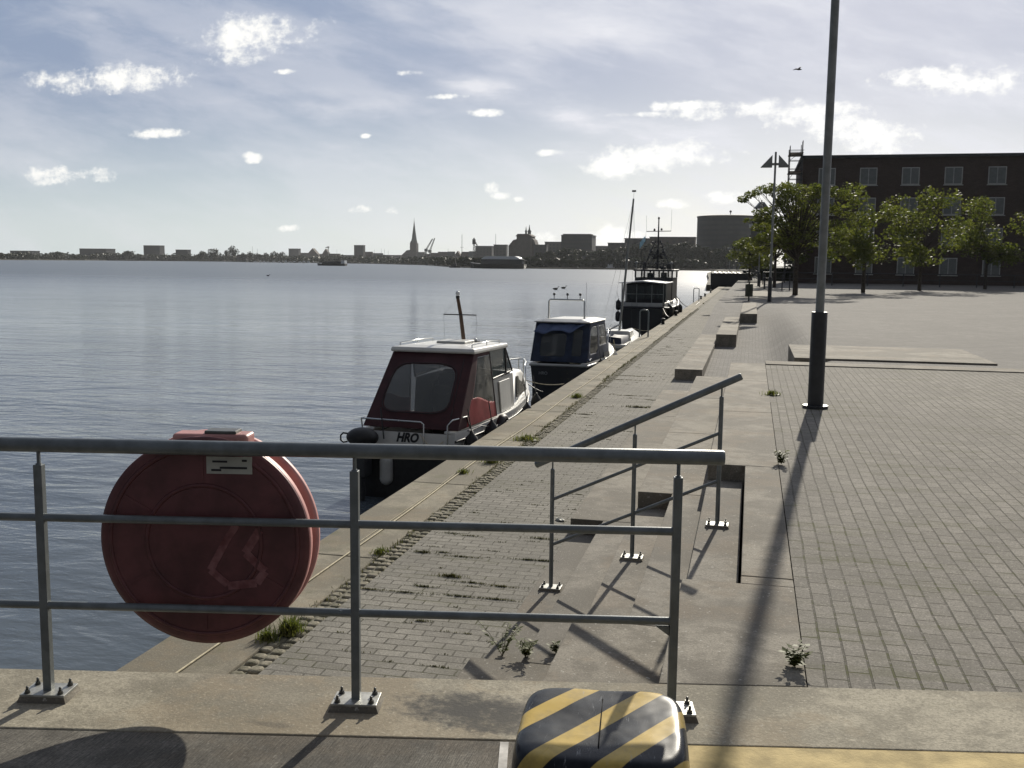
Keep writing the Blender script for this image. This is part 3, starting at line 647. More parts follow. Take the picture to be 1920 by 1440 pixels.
q.loft(rr, True, True, (False, True)); o = q.build('crumpled_paper', M['sticker'], None, solid=.002); o.location = (p.x, p.y, QZ + .002); o.rotation_euler = (0, 0, -.7)
tag(o, 'small crumpled pale scrap of paper on the bricks near the handrail', 'litter')
def blades(q, x, y, z, n, h, spread, lean=.5, wd=.006, sy=None):
    for _ in range(n):
        a = random.uniform(0, 2 * math.pi); rx = abs(random.gauss(0, .5)) * spread
        bx, by = x + rx * math.cos(a), y + (sy / spread if sy else 1) * rx * math.sin(a)
        hh = h * random.uniform(.45, 1.1); d = random.uniform(0, 2 * math.pi); L = hh * lean * random.uniform(.2, 1.3)
        dx_, dy_ = math.cos(d), math.sin(d); w_ = wd * random.uniform(.6, 1.2)
        p0 = Vector((bx, by, z)); p1 = p0 + Vector((dx_ * L * .4, dy_ * L * .4, hh * .6)); p2 = p0 + Vector((dx_ * L, dy_ * L, hh * random.uniform(.75, 1)))
        nx = Vector((-dy_, dx_, 0)) * w_ / 2
        q.add([p0 - nx, p0 + nx, p1 + nx * .8, p1 - nx * .8, p2], [(0, 1, 2, 3), (3, 2, 4)])
# grass along the cobble strip
q = MB(); y = 6.0
while y < 75:
    d_ = mnoise.noise(Vector((y * .55, 3.3, 0))) + .25
    if d_ > 0: blades(q, -3.06 + random.uniform(-.02, .05), y, QZ, int(7 * d_ + 1), .025 + .05 * d_, .04, .7, .007 if y < 20 else .014)
    if random.random() < .5: blades(q, -2.89 + random.uniform(-.05, .03), y, QZ, 3, .02, .03, .9, .006)
    y += .055 if y < 20 else .12
tag(q.build('grass', M['mossy']), 'short dry grass growing along the cobble joints', 'grass', kind='stuff')
q = MB()
for (px, py, n, h, sp, sy) in ((845, 1081, 70, .035, .06, .03), (795, 1100, 40, .02, .07, .02), (885, 1093, 40, .02, .09, .012), (940, 1100, 40, .02, .09, .012), (690, 1105, 50, .02, .12, .012), (760, 1111, 45, .02, .10, .012),
                              (860, 1118, 50, .02, .11, .012), (930, 1124, 50, .02, .12, .012), (990, 1050, 50, .018, .10, .012), (1020, 1052, 40, .018, .07, .012), (865, 1044, 50, .018, .10, .012), (830, 1036, 30, .018, .06, .012),
                              (795, 1036, 40, .03, .05, .02), (1015, 1010, 60, .018, .10, .03), (880, 1005, 40, .016, .10, .012), (790, 1165, 24, .02, .05, .01), (848, 1000, 30, .016, .06, .012), (1095, 777, 40, .02, .1, .02), (1120, 725, 50, .02, .2, .02), (1180, 705, 60, .02, .4, .02),
                              (1160, 712, 60, .02, .4, .02), (1120, 713, 60, .02, .3, .02), (1210, 662, 50, .02, .6, .03), (1250, 632, 50, .02, .6, .04), (1190, 655, 50, .02, .6, .04), (1195, 764, 40, .05, .12, .05), (1015, 800, 30, .02, .1, .02), (895, 838, 60, .018, .16, .02), (1180, 742, 30, .02, .2, .02), (1050, 762, 30, .02, .2, .02)):
    p = atz(px, py, QZ); blades(q, p.x, p.y, QZ, n * 4, h * .9, sp * 2.4, .9, .005 if p.y < 12 else .012, sy * 1.3)
for _ in range(120):
    yy = round((4.6 + 36 * random.random() ** 1.4) / .1) * .1; xx = random.uniform(-2.85, -1.62); L = random.uniform(.04, .22)
    blades(q, xx, yy, QZ, int(220 * L), .012, L, .9, .006 if yy < 12 else .013, .010)
tag(q.build('moss_patches', M['mossy']), 'moss and dry grass in the brick joints', 'moss', kind='stuff')
def tuft(px, py, z, n, h, sp, lb, m_='grass', grp='grass tufts on the quay'):
    p = atz(px, py, z); q = MB(); q.ball((0, 0, 0), sp * .7, 9, 6, (1, 1, .10)); blades(q, 0, 0, 0, int(n * 1.3), h, sp * .75, .8, .008); o = q.build('grass_tuft', M[m_]); o.location = (p.x, p.y, z); tag(o, lb, 'grass tuft', grp)
tuft(545, 1186, QZ, 260, .13, .12, 'bright green grass tuft under the life ring case')
tuft(500, 1200, QZ, 160, .09, .10, 'lower grass tuft half hidden behind the life ring case edge')
tuft(922, 868, QZ, 260, .12, .14, 'yellow green grass tuft just below the top rail beside the cobbles')
tuft(868, 888, QZ, 140, .07, .12, 'small olive grass tuft left of the yellow green one on the cobbles')
tuft(1082, 746, QZ, 220, .11, .16, 'dark grass tuft on the cobbles beside the red boat bow')
tuft(985, 825, QZ, 300, .09, .25, 'long low green grass tuft on the cobbles above the top rail')
tuft(712, 1038, QZ, 160, .06, .10, 'grass tuft beside the railing post on the cobbles')
tuft(1448, 740, 0, 130, .08, .16, 'pale moss tuft in the gap beside the upper slabs')
def weed(px, py, z, n, h, lb):
    p = atz(px, py, z); t = thing('weed', lb, 'weed', (p.x, p.y, z), 0, 'leafy weeds in the joints')
    stq, lf = MB(), MB()
    for _ in range(n):
        a = random.uniform(0, 6.28); L = h * random.uniform(.5, 1); ln = random.uniform(.15, .8)
        e = Vector((math.cos(a) * L * ln, math.sin(a) * L * ln, L)); mid = e * .5 + Vector((0, 0, L * .12)); stq.tube([(0, 0, 0), mid, e], [.002, .0016, .001], 5)
        for j in range(16):
            f_ = .15 + .85 * j / 15; c_ = mid * 2 * f_ * (1 - f_) + e * f_ * f_; a2 = random.uniform(0, 6.28); l_ = .028 * random.uniform(.6, 1.5)
            d_ = Vector((math.cos(a2), math.sin(a2), random.uniform(-.2, .5))) * l_; s_ = Vector((-math.sin(a2), math.cos(a2), 0)) * l_ * .35
            lf.add([c_, c_ + d_ * .5 + s_, c_ + d_, c_ + d_ * .5 - s_], [(0, 1, 2, 3)])
    stq.build('stem', M['mossy'], t); lf.build('leaves', M['grass'], t)
weed(942, 1230, QZ, 9, .26, 'tall leafy weed at the left end of the lowest step')
weed(985, 1232, -.6, 10, .13, 'broad leafy weed on the lowest step near the kerb')
weed(1043, 1225, -.6, 5, .08, 'tiny weed right of the broad one on the lowest step')
weed(1465, 870, 0, 18, .13, 'spreading weed in the gap beside the upper slab')
weed(1490, 1250, 0, 12, .10, 'dark weed at the right end of the near kerb')

# ================================================================== QUAY FURNITURE
for (px, py, lb, hgt, wd) in ((1206, 632, 'near inverted U grab rail of the quay ladder beside the sailing boat', .95, .30), (1302, 567, 'farther inverted U grab rail of a quay ladder beyond the dark workboat', .96, .36)):
    p = atz(px, py, QZ); t = thing('ladder_grab_rail', lb, 'grab rail', (-3.62, p.y, QZ), 0, 'ladder grab rails on the coping')
    q = MB(); a = wd / 2; q.tube([(-a, 0, 0), (-a, 0, hgt - .08), (-a + .03, 0, hgt - .02), (-a + .09, 0, hgt), (a - .09, 0, hgt), (a - .03, 0, hgt - .02), (a, 0, hgt - .08), (a, 0, 0)], .027, 12); q.build('hoop', M['steel'], t)
    for sx in (-a, a): q = MB(); q.lathe([(.06, 0), (.06, .012)], (sx, 0, 0), 16, False); q.build('foot_plate', M['dark'], t)
    q = MB()
    for k in range(5): q.tube([(-a, -.18, -.25 - k * .28), (a, -.18, -.25 - k * .28)], .014, 8)
for k, (px, py) in enumerate(((1242, 608), (1267, 592), (1312, 561), (1320, 556), (1328, 549))):
    p = atz(px, py, QZ); t = thing('mooring_bollard', ['nearest small black mooring bollard, beside the stern of the dark workboat', 'small black bollard beside the bow of the dark workboat', 'first small bollard beyond the farther grab rail', 'middle one of the three bollards beyond the farther grab rail', 'last small bollard before the dark barge'][k], 'bollard', (-3.62, p.y, QZ), 0, 'mooring bollards on the coping')
    q = MB(); q.lathe([(.11, 0), (.11, .02)], (0, 0, 0), 16, False); q.build('base', M['dark'], t)
    q = MB(); q.lathe([(.075, .02), (.06, .10), (.065, .16), (.10, .20), (.10, .235), (.06, .26)], (0, 0, 0), 16); q.build('head', M['black'], t)

# ================================================================== BOATS
def hull_mesh(st, draft=.25):
    rings = []
    for (y, hb, zg, fl) in st:
        w_ = hb * fl
        rings.append([(-hb, y, zg), (-hb * .995, y, zg - .06), (-w_ * .5 - hb * .47, y, zg * .5), (-w_, y, .02), (-w_ * .8, y, -draft * .6), (0, y, -draft), (w_ * .8, y, -draft * .6), (w_, y, .02), (w_ * .5 + hb * .47, y, zg * .5), (hb * .995, y, zg - .06), (hb, y, zg)])
    return rings
def interp(st, n=24):
    ys = [s[0] for s in st]; res = []
    for i in range(n + 1):
        y = ys[0] + (ys[-1] - ys[0]) * i / n
        for a, c in zip(st, st[1:]):
            if a[0] <= y <= c[0] + 1e-9:
                k = (y - a[0]) / (c[0] - a[0]); res.append(tuple(a[j] + (c[j] - a[j]) * k for j in range(4))); break
    # light smoothing of the outline
    out_ = [res[0]] + [tuple([res[i][0]] + [(res[i - 1][j] + 2 * res[i][j] + res[i + 1][j]) / 4 for j in (1, 2, 3)]) for i in range(1, len(res) - 1)] + [res[-1]]
    return out_
def deck_mesh(q, st, inset=0.0, dz=-.01, y0=None, y1=None):
    pts = [s for s in st if (y0 is None or s[0] >= y0) and (y1 is None or s[0] <= y1)]
    for a, c in zip(pts, pts[1:]):
        q.add([(-max(a[1] - inset, .001), a[0], a[2] + dz), (max(a[1] - inset, .001), a[0], a[2] + dz), (max(c[1] - inset, .001), c[0], c[2] + dz), (-max(c[1] - inset, .001), c[0], c[2] + dz)], [(0, 1, 2, 3)], True)
def side_deck(q, st, wd, dz=.0):
    for sg in (-1, 1):
        for a, c in zip(st, st[1:]):
            q.slab([(sg * a[1], a[0], a[2] + dz), (sg * max(a[1] - wd, 0), a[0], a[2] + dz + .01), (sg * max(c[1] - wd, 0), c[0], c[2] + dz + .01), (sg * c[1], c[0], c[2] + dz)], (0, 0, .03))
def patch(P, nu, nv, cls, off=0.004):
    """sheet given by P(u,v); cls(u,v) names the region of each small cell; returns {name: MB}"""
    out_ = {}; grid = [[Vector(P(i / nu, j / nv)) for i in range(nu + 1)] for j in range(nv + 1)]
    for j in range(nv):
        for i in range(nu):
            k = cls((i + .5) / nu, (j + .5) / nv)
            if k is None: continue
            d = out_.setdefault(k, ({}, MB()))
            ids, q = d; f = []
            for (a, c) in ((i, j), (i + 1, j), (i + 1, j + 1), (i, j + 1)):
                if (a, c) not in ids: ids[(a, c)] = len(q.v); q.v.append(tuple(grid[c][a]))
                f.append(ids[(a, c)])
            q.f.append(tuple(f)); q.sm.append(True)
    return {k: d[1] for k, d in out_.items()}
def quadP(a, b_, c, d_, bulge=(0, 0, 0)):
    a, b_, c, d_, bg_ = map(Vector, (a, b_, c, d_, bulge))
    return lambda u, v: (a * (1 - u) + b_ * u) * (1 - v) + (d_ * (1 - u) + c * u) * v + bg_ * (math.sin(math.pi * u) * math.sin(math.pi * v) + .12 * math.sin(17 * u + 5 * v) * math.sin(math.pi * u) * math.sin(math.pi * v))
def rrect(u, v, u0, u1, v0, v1, e=5):
    if not (u0 < u < u1 and v0 < v < v1): return False
    return abs((u - (u0 + u1) / 2) / ((u1 - u0) / 2)) ** e + abs((v - (v0 + v1) / 2) / ((v1 - v0) / 2)) ** e < 1
def fender(parent, x, y, z, r=.10, L=.42, m_='black', name='fender'):
    q = MB(); q.lathe([(.02, L / 2 + .06), (.03, L / 2 + .02), (r * .8, L / 2 - .04), (r, L / 2 - .12), (r, -L / 2 + .12), (r * .8, -L / 2 + .04), (.03, -L / 2)], (x, y, z), 16)
    f = q.build(name, M[m_], parent); q = MB(); q.tube([(x, y, z + L / 2 + .03), (x - .06, y, z + L / 2 + .38)], .008, 6); q.build('line', M['rope'] if m_ != 'black' else M['dark'], f); return f
def rope(parent, pts, r=.010, m_='rope'):
    pts = [Vector(p) for p in pts]; res = []
    for a, c in zip(pts, pts[1:]):
        L = (c - a).length
        for i in range(9): k = i / 8; res.append(a * (1 - k) + c * k - Vector((0, 0, .25 * L * k * (1 - k) * .9)))
    q = MB(); q.tube(res, r, 6); return q.build('mooring_line', M[m_], parent)

# ---------------------------------------------------------------- boat 1
b1 = thing('cabin_boat', 'white cabin boat with dark red canvas canopy and white hardtop, nearest along the quay', 'boat', (-4.86, 14.05, WZ), -math.atan2(.33, 6.2), 'boats moored along the quay')
st = interp([(0, .735, .99, .9), (.8, .77, .96, .9), (1.8, .80, .95, .88), (3.0, .79, .96, .8), (4.2, .66, 1.0, .65), (5.2, .42, 1.05, .45), (5.9, .18, 1.1, .25), (6.2, .02, 1.13, .2)], 28)
q = MB(); q.loft(hull_mesh(st), True, False, (True, False)); hull1 = q.build('hull', M['gel'], b1)
q = MB()
for sg in (-1, 1): q.tube([(sg * (s[1] + .005), s[0], s[2] - .10) for s in st], .018, 6)
q.build('rub_rail', M['dark'], hull1)
q = MB(); side_deck(q, st, .17); q.build('side_deck', M['gel'], b1)
q = MB(); deck_mesh(q, st, .02, -.005, 3.0); deck_mesh(q, st, .05, -.5, 0, 3.05); q.build('deck', M['greygel'], b1)
q = MB(); q.bbox(-.62, .62, 2.95, 3.0, .45, 1.55); q.bbox(-.6, -.15, 2.6, 2.94, .45, 1.35); q.bbox(.1, .5, 1.7, 2.1, .45, .95); q.bbox(.1, .5, 2.06, 2.14, .95, 1.5); q.bbox(-.6, .6, .25, .6, .45, .85)
q.build('cockpit_seats', M['interior'], b1, bevel=.02)
q = MB(); q.tube([(-.38 + .17 * math.cos(a), 2.5 + .05 * math.sin(a), 1.38 + .16 * math.sin(a)) for a in [i * math.pi / 8 for i in range(17)]], .012, 6); q.build('steering_wheel', M['dark'], b1)
# cabin trunk
rings = []
for (y, hb, zt) in ((1.98, .685, 1.56), (3.2, .66, 1.60), (4.2, .54, 1.53), (4.75, .43, 1.47), (5.05, .34, 1.15)):
    rings.append([(-hb - .03, y, .96), (-hb, y, zt - .07), (-hb + .06, y, zt), (0, y, zt + .035), (hb - .06, y, zt), (hb, y, zt - .07), (hb + .03, y, .96)])
q = MB(); q.loft([rings[1]] + rings[1:], True, False, (False, True)); cab = q.build('cabin', M['gel'], b1)
for sg in (-1, 1):
    q = MB(); q.slab([(sg * .70, 1.98, .97), (sg * .70, 3.22, .97), (sg * .665, 3.22, 1.58), (sg * .665, 1.98, 1.58)], (-sg * .02, 0, 0)); q.build('side_panel', M['greygel'], cab)
    q = MB(); q.slab([(sg * .674, 3.45, 1.12), (sg * .53, 4.60, 1.12), (sg * .46, 4.55, 1.40), (sg * .62, 3.55, 1.48)], (sg * .012, 0, 0)); q.build('window', M['darkvinyl'], cab)
    q = MB(); q.slab([(sg * .715, 2.35, 1.0), (sg * .712, 2.95, 1.0), (sg * .68, 2.9, 1.52), (sg * .68, 2.3, 1.52)], (sg * .02, 0, 0)); q.build('locker_door', M['gel'], cab, bevel=.006)
q = MB(); q.bbox(-.22, .22, 3.55, 4.05, 1.57, 1.64); q.build('fore_hatch', M['greygel'], cab, bevel=.02)
# hardtop
q = MB(); q.loft([[(-.69, 1.0, 2.09), (-.69, 2.78, 2.06), (.69, 2.78, 2.06), (.69, 1.0, 2.09)], [(-.70, .98, 2.115), (-.70, 2.82, 2.09), (.70, 2.82, 2.09), (.70, .98, 2.115)], [(-.68, 1.0, 2.165), (-.68, 2.8, 2.13), (.68, 2.8, 2.13), (.68, 1.0, 2.165)], [(-.5, 1.2, 2.19), (-.5, 2.6, 2.155), (.5, 2.6, 2.155), (.5, 1.2, 2.19)]], False, True, (True, True))
top = q.build('hardtop', M['gel'], b1, bevel=.012)
q = MB(); q.bbox(-.22, .28, 1.75, 2.25, 2.165, 2.215); q.build('roof_hatch', M['greygel'], top, bevel=.02, seg=3)
for sg in (-1, 1):
    q = MB(); q.tube([(sg * .6, 1.15, 2.16), (sg * .6, 1.15, 2.215), (sg * .6, 1.9, 2.215), (sg * .6, 2.6, 2.19), (sg * .6, 2.6, 2.14)], .009, 7); q.tube([(sg * .6, 1.9, 2.16), (sg * .6, 1.9, 2.215)], .008, 6); q.build('roof_rail', M['stainless'], top)
# mast
mt = MB(); mt.tube([(.02, 2.45, 2.14), (-.01, 2.36, 2.62), (-.035, 2.28, 2.90)], [.036, .032, .028], 12); ms = mt.build('mast', M['wood'], b1)
q = MB(); q.lathe([(.03, 0), (.034, .03), (.03, .05)], (-.036, 2.28, 2.89), 12); q.build('mast_collar', M['black'], ms)
q = MB(); q.lathe([(.03, 0), (.036, .02), (.036, .05), (.02, .07)], (-.037, 2.28, 2.945), 12); q.build('anchor_light', M['whiteroof'], ms)
q = MB(); q.tube([(-.30, 2.32, 2.62), (.28, 2.32, 2.62)], .010, 8); q.tube([(-.30, 2.32, 2.62), (-.27, 2.3, 2.16)], .002, 4); q.tube([(.28, 2.32, 2.62), (.30, 2.3, 2.14)], .002, 4); q.tube([(-.035, 2.28, 2.88), (-.30, 2.32, 2.62)], .0015, 4); q.build('crosstree', M['dark'], ms)
q = MB(); q.bbox(.10, .26, 2.42, 2.6, 2.14, 2.175); q.build('cable_box', M['dark'], top); q = MB(); q.lathe([(.045, 0), (.045, .02), (.03, .045)], (.20, 2.5, 2.175), 12); q.build('gps_dome', M['whiteroof'], top)
# windscreen and side windows of the wheelhouse
for sg in (-1, 1):
    q = MB(); q.slab([(sg * .675, 1.96, 1.60), (sg * .665, 3.12, 1.63), (sg * .655, 2.70, 2.07), (sg * .66, 1.80, 2.08)], (-sg * .006, 0, 0)); q.build('side_window', M['glass'], b1)
    q = MB()
    for a, c in (((sg * .68, 1.98, 1.58), (sg * .668, 1.80, 2.09)), ((sg * .67, 3.16, 1.62), (sg * .66, 2.72, 2.08)), ((sg * .682, 1.98, 1.60), (sg * .672, 3.16, 1.63)), ((sg * .68, 2.75, 1.61), (sg * .665, 2.72, 2.08))): q.tube([a, c], .016, 6)
    q.build('window_frame', M['dark'], b1)
q = MB(); q.slab([(-.65, 3.14, 1.63), (.65, 3.14, 1.63), (.64, 2.71, 2.07), (-.64, 2.71, 2.07)], (0, .006, 0)); ws = q.build('windscreen', M['glass'], b1)
q = MB()
for x in (-.22, .22): q.tube([(x, 3.15, 1.63), (x, 2.72, 2.07)], .013, 6)
q.build('mullion', M['dark'], ws)
# canopy
Pb = quadP((-.75, .06, 1.04), (.75, .06, 1.04), (.665, 1.06, 2.11), (-.665, 1.06, 2.11), (0, -.07, .05))
def cb(u, v): return 'w' if rrect(u, v * 1.0, .12, .855, .19, .80, 4.6) else 'c'
pp = patch(Pb, 150, 120, cb)
can = pp['c'].build('canopy_back', M['maroon'], b1, solid=.006); pp['w'].build('back_window', M['vinyl'], can, solid=.004)
q = MB()
def ringpts(u0, u1, v0, v1, e, n=64):
    r = []
    for i in range(n + 1):
        a = 2 * math.pi * i / n; c_, s_ = math.cos(a), math.sin(a)
        uu = (u0 + u1) / 2 + (u1 - u0) / 2 * math.copysign(abs(c_) ** (2 / e), c_); vv = (v0 + v1) / 2 + (v1 - v0) / 2 * math.copysign(abs(s_) ** (2 / e), s_)
        r.append(Vector(Pb(uu, vv)) + Vector((0, -.006, .004)))
    return r
q.tube(ringpts(.105, .87, .175, .815, 4.6), .006, 5); q.tube([Vector(Pb(.905, v / 10)) + Vector((0, -.006, .004)) for v in range(0, 10)], .005, 5); q.build('zip', M['black'], can)
for sg in (-1, 1):
    Ps = quadP((sg * .75, .06, 1.04), (sg * .765, 1.98, 1.0), (sg * .672, 1.80, 2.10), (sg * .665, 1.06, 2.11), (sg * .03, 0, 0))
    def cs(u, v):
        if u > .93 and False: return 'c'
        if u < .20: return 'c'
        if v > .93: return 'c'
        if v < .30 + .07 * math.sin(u * 5): return 'r'
        return 'w' if .23 < u < .97 else 'c'
    pp = patch(Ps, 60, 70, cs)
    sd = pp['c'].build('canopy_side', M['maroon'], b1, solid=.006); pp['w'].build('side_vinyl', M['vinyl'], sd, solid=.004); pp['r'].build('lower_canvas', M['sunlitcanvas'], sd, solid=.005)
    q = MB(); q.tube([Vector(Ps(.985, v / 8)) for v in range(9)], .011, 6); q.build('canopy_bow', M['dark'], sd)
q = MB(); q.slab([(-.67, 1.04, 2.10), (.67, 1.04, 2.10), (.67, 1.14, 2.12), (-.67, 1.14, 2.12)], (0, 0, -.05)); q.build('canopy_top_strip', M['maroon'], b1)
# stern rails, engine, lettering
q = MB(); q.tube([(-.78, .15, 1.16), (-.74, -.03, 1.17), (.22, -.05, 1.16), (.26, -.05, 1.13), (.26, -.04, .75)], .012, 8); q.tube([(-.74, -.03, 1.17), (-.72, -.02, .95)], .011, 8); q.build('stern_rail', M['stainless'], b1)
q = MB(); q.tube([(.62, -.03, .80), (.63, -.04, 1.13), (.68, .03, 1.2), (.76, .45, 1.2), (.76, .6, 1.0)], .012, 8); q.build('boarding_rail', M['stainless'], b1)
q = MB(); q.tube([(-.42, -.05, 1.35), (-.36, -.07, .88)], .010, 6); q.build('flag_staff', M['dark'], b1)
en = MB(); en.ball((-.60, -.30, .93), .235, 20, 12, (1.05, .78, .62)); en = en.build('outboard_engine', M['black'], b1)
q = MB(); q.bbox(-.69, -.51, -.42, -.15, .35, .80); q.bbox(-.68, -.52, -.30, .0, .60, .80); q.tube([(-.60, -.34, .4), (-.60, -.36, -.25)], .06, 10); q.build('engine_leg', M['dark'], en, bevel=.02)
q = MB(); q.tube([(-.82, -.34, .98), (-.88, -.36, .99), (-.92, -.36, .95), (-.92, -.36, .88), (-.88, -.36, .85), (-.82, -.34, .86)], .013, 7); q.build('tiller_loop', M['black'], en)
q = MB(); q.tube([(-.30, -.12, .55), (-.30, -.12, .32)], .10, 14); q.ball((-.30, -.12, .55), .10, 14, 8); q.ball((-.30, -.12, .30), .10, 14, 8); q.build('stern_fender', M['greygel'], b1)
text_mesh('lettering', 'HRO', .185, M['text'], b1, Matrix.Translation((-.02, -.006, .905)) @ Matrix.Rotation(R_(90), 4, 'X'), .30, .002, .008, sx=.86)
q = MB(); q.bbox(-.68, .66, -.10, -.004, -.15, .66); q.build('lower_transom_block', M['black'], b1, bevel=.02)  # black block covering the lower transom
# bow rail and bits
q = MB()
for sg in (-1, 1):
    q.tube([(sg * .47, 4.75, 1.05), (sg * .46, 4.8, 1.50), (sg * .40, 4.95, 1.55), (sg * .27, 5.5, 1.55), (sg * .05, 6.1, 1.55), (0, 6.15, 1.54)], .013, 8)
    q.tube([(sg * .24, 5.6, 1.08), (sg * .22, 5.65, 1.55)], .011, 7); q.tube([(sg * .05, 6.1, 1.12), (sg * .05, 6.1, 1.55)], .011, 7)
q.build('bow_rail', M['stainless'], b1)
q = MB(); q.tube([(.28, 3.2, 1.62), (.28, 3.22, 1.72), (.28, 3.3, 1.78), (.28, 3.42, 1.74), (.28, 3.45, 1.60)], .012, 8); q.build('grab_handle', M['stainless'], b1)
fender(b1, .90, 1.25, .77, .11, .44); fender(b1, .91, 3.3, .80, .10, .4); fender(b1, .70, 4.7, .78, .10, .42); fender(b1, .87, .35, .75, .11, .40)
q = MB()
annv = []
for k in range(28):
    a = 2 * math.pi * k / 28
    annv.append([(.93 + .07 * math.cos(c), 1.75 + (.17 + .055 * math.sin(c)) * math.cos(a), .84 + (.17 + .055 * math.sin(c)) * math.sin(a)) for c in [j * math.pi / 4 for j in range(8)]])
q.loft(annv + [annv[0]], True, True); q.build('tyre_fender', M['black'], b1)
rope(b1, [(.05, 6.1, 1.13), (.72, 6.9, .97)]); rope(b1, [(.70, .25, 1.02), (.84, .9, 1.0), (1.02, 1.9, .97)], .009, 'dark'); rope(b1, [(.2, -.04, .98), (.40, -.1, .8), (.70, .1, 1.0)], .006)
rope(b1, [(.2, 5.75, 1.12), (.6, 5.6, .95)], .01, 'dark')

# ---------------------------------------------------------------- boat 2
b2 = thing('cabin_boat', 'black hulled cabin boat under a dark navy canopy with a steel lamp arch', 'boat', (-4.74, 25.4, WZ), -R_(3.0), 'boats moored along the quay')
st = interp([(0, .74, .92, .92), (1.0, .80, .92, .9), (2.4, .84, .94, .85), (3.8, .72, 1.0, .65), (4.8, .45, 1.08, .45), (5.6, .03, 1.18, .2)], 26)
q = MB(); q.loft(hull_mesh(st), True, False, (True, False)); h2 = q.build('hull', M['navyhull'], b2)
q = MB()
for sg in (-1, 1): q.tube([(sg * (s[1] + .005), s[0], s[2] - .03) for s in st], .035, 8)
q.tube([(-.74, -.01, .90), (.74, -.01, .90)], .035, 8); q.build('gunwale', M['greygel'], h2)
q = MB(); side_deck(q, st, .16); deck_mesh(q, st, .02, 0, 2.6); q.build('deck', M['gel'], b2)
q = MB(); deck_mesh(q, st, .05, -.5, 0, 2.8); q.bbox(-.6, .6, .3, .65, .4, .8); q.bbox(-.6, .6, 2.3, 2.4, .4, 1.4); q.build('cockpit', M['interior'], b2)
q = MB(); q.loft([[(-hb, y, .95), (-hb + .05, y, zt), (hb - .05, y, zt), (hb, y, .95)] for (y, hb, zt) in ((2.4, .66, 1.5), (3.4, .6, 1.42), (4.3, .4, 1.3), (4.7, .25, 1.02))], False, False, (True, True)); q.build('cabin', M['gel'], b2, bevel=.02)
q = MB(); q.loft([[(-.74, .35, 1.97), (-.72, 2.5, 1.95), (.72, 2.5, 1.95), (.74, .35, 1.97)], [(-.76, .33, 1.995), (-.73, 2.52, 1.98), (.73, 2.52, 1.98), (.76, .33, 1.995)], [(-.45, .5, 2.06), (-.43, 2.4, 2.03), (.43, 2.4, 2.03), (.45, .5, 2.06)]], False, True, (True, True)); rf = q.build('roof', M['gel'], b2, bevel=.01)
Pb2 = quadP((-.74, .02, .98), (.74, .02, .98), (.715, .45, 1.965), (-.70, .45, 1.965), (0, -.05, 0))
def cb2(u, v):
    if rrect(u, v, .14, .60, .14, .72, 9): return 'w'
    if rrect(u, v, .72, .88, .16, .84, 9): return 'w'
    return 'c'
pp = patch(Pb2, 60, 50, cb2); c2_ = pp['c'].build('canopy_back', M['navy'], b2, solid=.008); pp['w'].build('back_window', M['darkvinyl'], c2_, solid=.004)
for sg in (-1, 1):
    Ps2 = quadP((sg * .75, .02, .98), (sg * .83, 2.5, .98), (sg * .71, 2.4, 1.96), (sg * .715, .45, 1.965), (sg * .03, 0, 0))
    pp = patch(Ps2, 50, 30, lambda u, v: 'w' if rrect(u, v, .06, .42, .2, .9, 6) or rrect(u, v, .5, .95, .35, .9, 6) else 'c')
    s2 = pp['c'].build('canopy_side', M['navy'], b2, solid=.008); pp['w'].build('side_vinyl', M['vinyl'], s2, solid=.004)
q = MB(); n_ = 14
rows = []
for j in range(6):
    row = []
    for i in range(n_ + 1):
        u_ = i / n_; v_ = j / 5
        x = -.60 + 1.22 * u_ - .12 * v_; drop = (.20 + .05 * math.sin(u_ * 9)) * v_ * (1.0 if u_ < .75 else 1.0 - (u_ - .75) * 3.2)
        row.append((x, .40 - .20 * v_ - .03 * math.sin(u_ * 14 + v_ * 3) , 1.93 - drop + .012 * math.sin(u_ * 21)))
    rows.append(row)
q.loft(rows, True); q.build('folded_flap', M['bluecan'], c2_, solid=.01)
q = MB(); q.tube([(-.50, .9, 2.02), (-.50, .9, 2.50), (-.46, .9, 2.545), (.42, .9, 2.545), (.46, .9, 2.50), (.46, .9, 2.02)], .024, 10); ar = q.build('lamp_arch', M['stainless'], b2)
for x in (-.36, 0, .34):
    q = MB(); q.tube([(x, .9, 2.55), (x, .9, 2.66)], .010, 6); q.lathe([(.02, 0), (.035, .02), (.03, .06), (.012, .07)], (x, .9, 2.65), 10); q.build('lamp', M['dark'], ar)
q = MB(); q.tube([(.49, .95, 2.02), (.49, .95, 3.0)], .005, 5); q.build('antenna', M['whiteroof'], b2)
q = MB()
for sg in (-1, 1): q.tube([(sg * .68, 3.2, 1.0), (sg * .64, 3.3, 1.45), (sg * .40, 4.6, 1.55), (0, 5.4, 1.6)], .014, 8); q.tube([(sg * .42, 4.5, 1.08), (sg * .41, 4.55, 1.54)], .012, 6)
q.build('bow_rail', M['stainless'], b2)
q = MB(); q.loft([[(.70, 1.9 + .05 * k, .96 + .02), (.70 + .05, 1.9 + .05 * k, 1.12 - .02 * k), (.95 - .03 * k, 1.9 + .05 * k, 1.14 - .02 * k), (.97 - .03 * k, 1.9 + .05 * k, 1.0)] for k in range(0, 14, 3)], True, True, (True, True)); q.build('life_raft_bag', M['gel'], b2, bevel=.02)
fender(b2, .90, 1.0, .75, .12, .42); fender(b2, .92, 3.0, .8, .09, .4, 'gel')
rope(b2, [(.3, -.02, .97), (.9, .5, .97), (1.1, 1.2, .97)]); rope(b2, [(.2, 5.2, 1.15), (.95, 6.2, .95)])
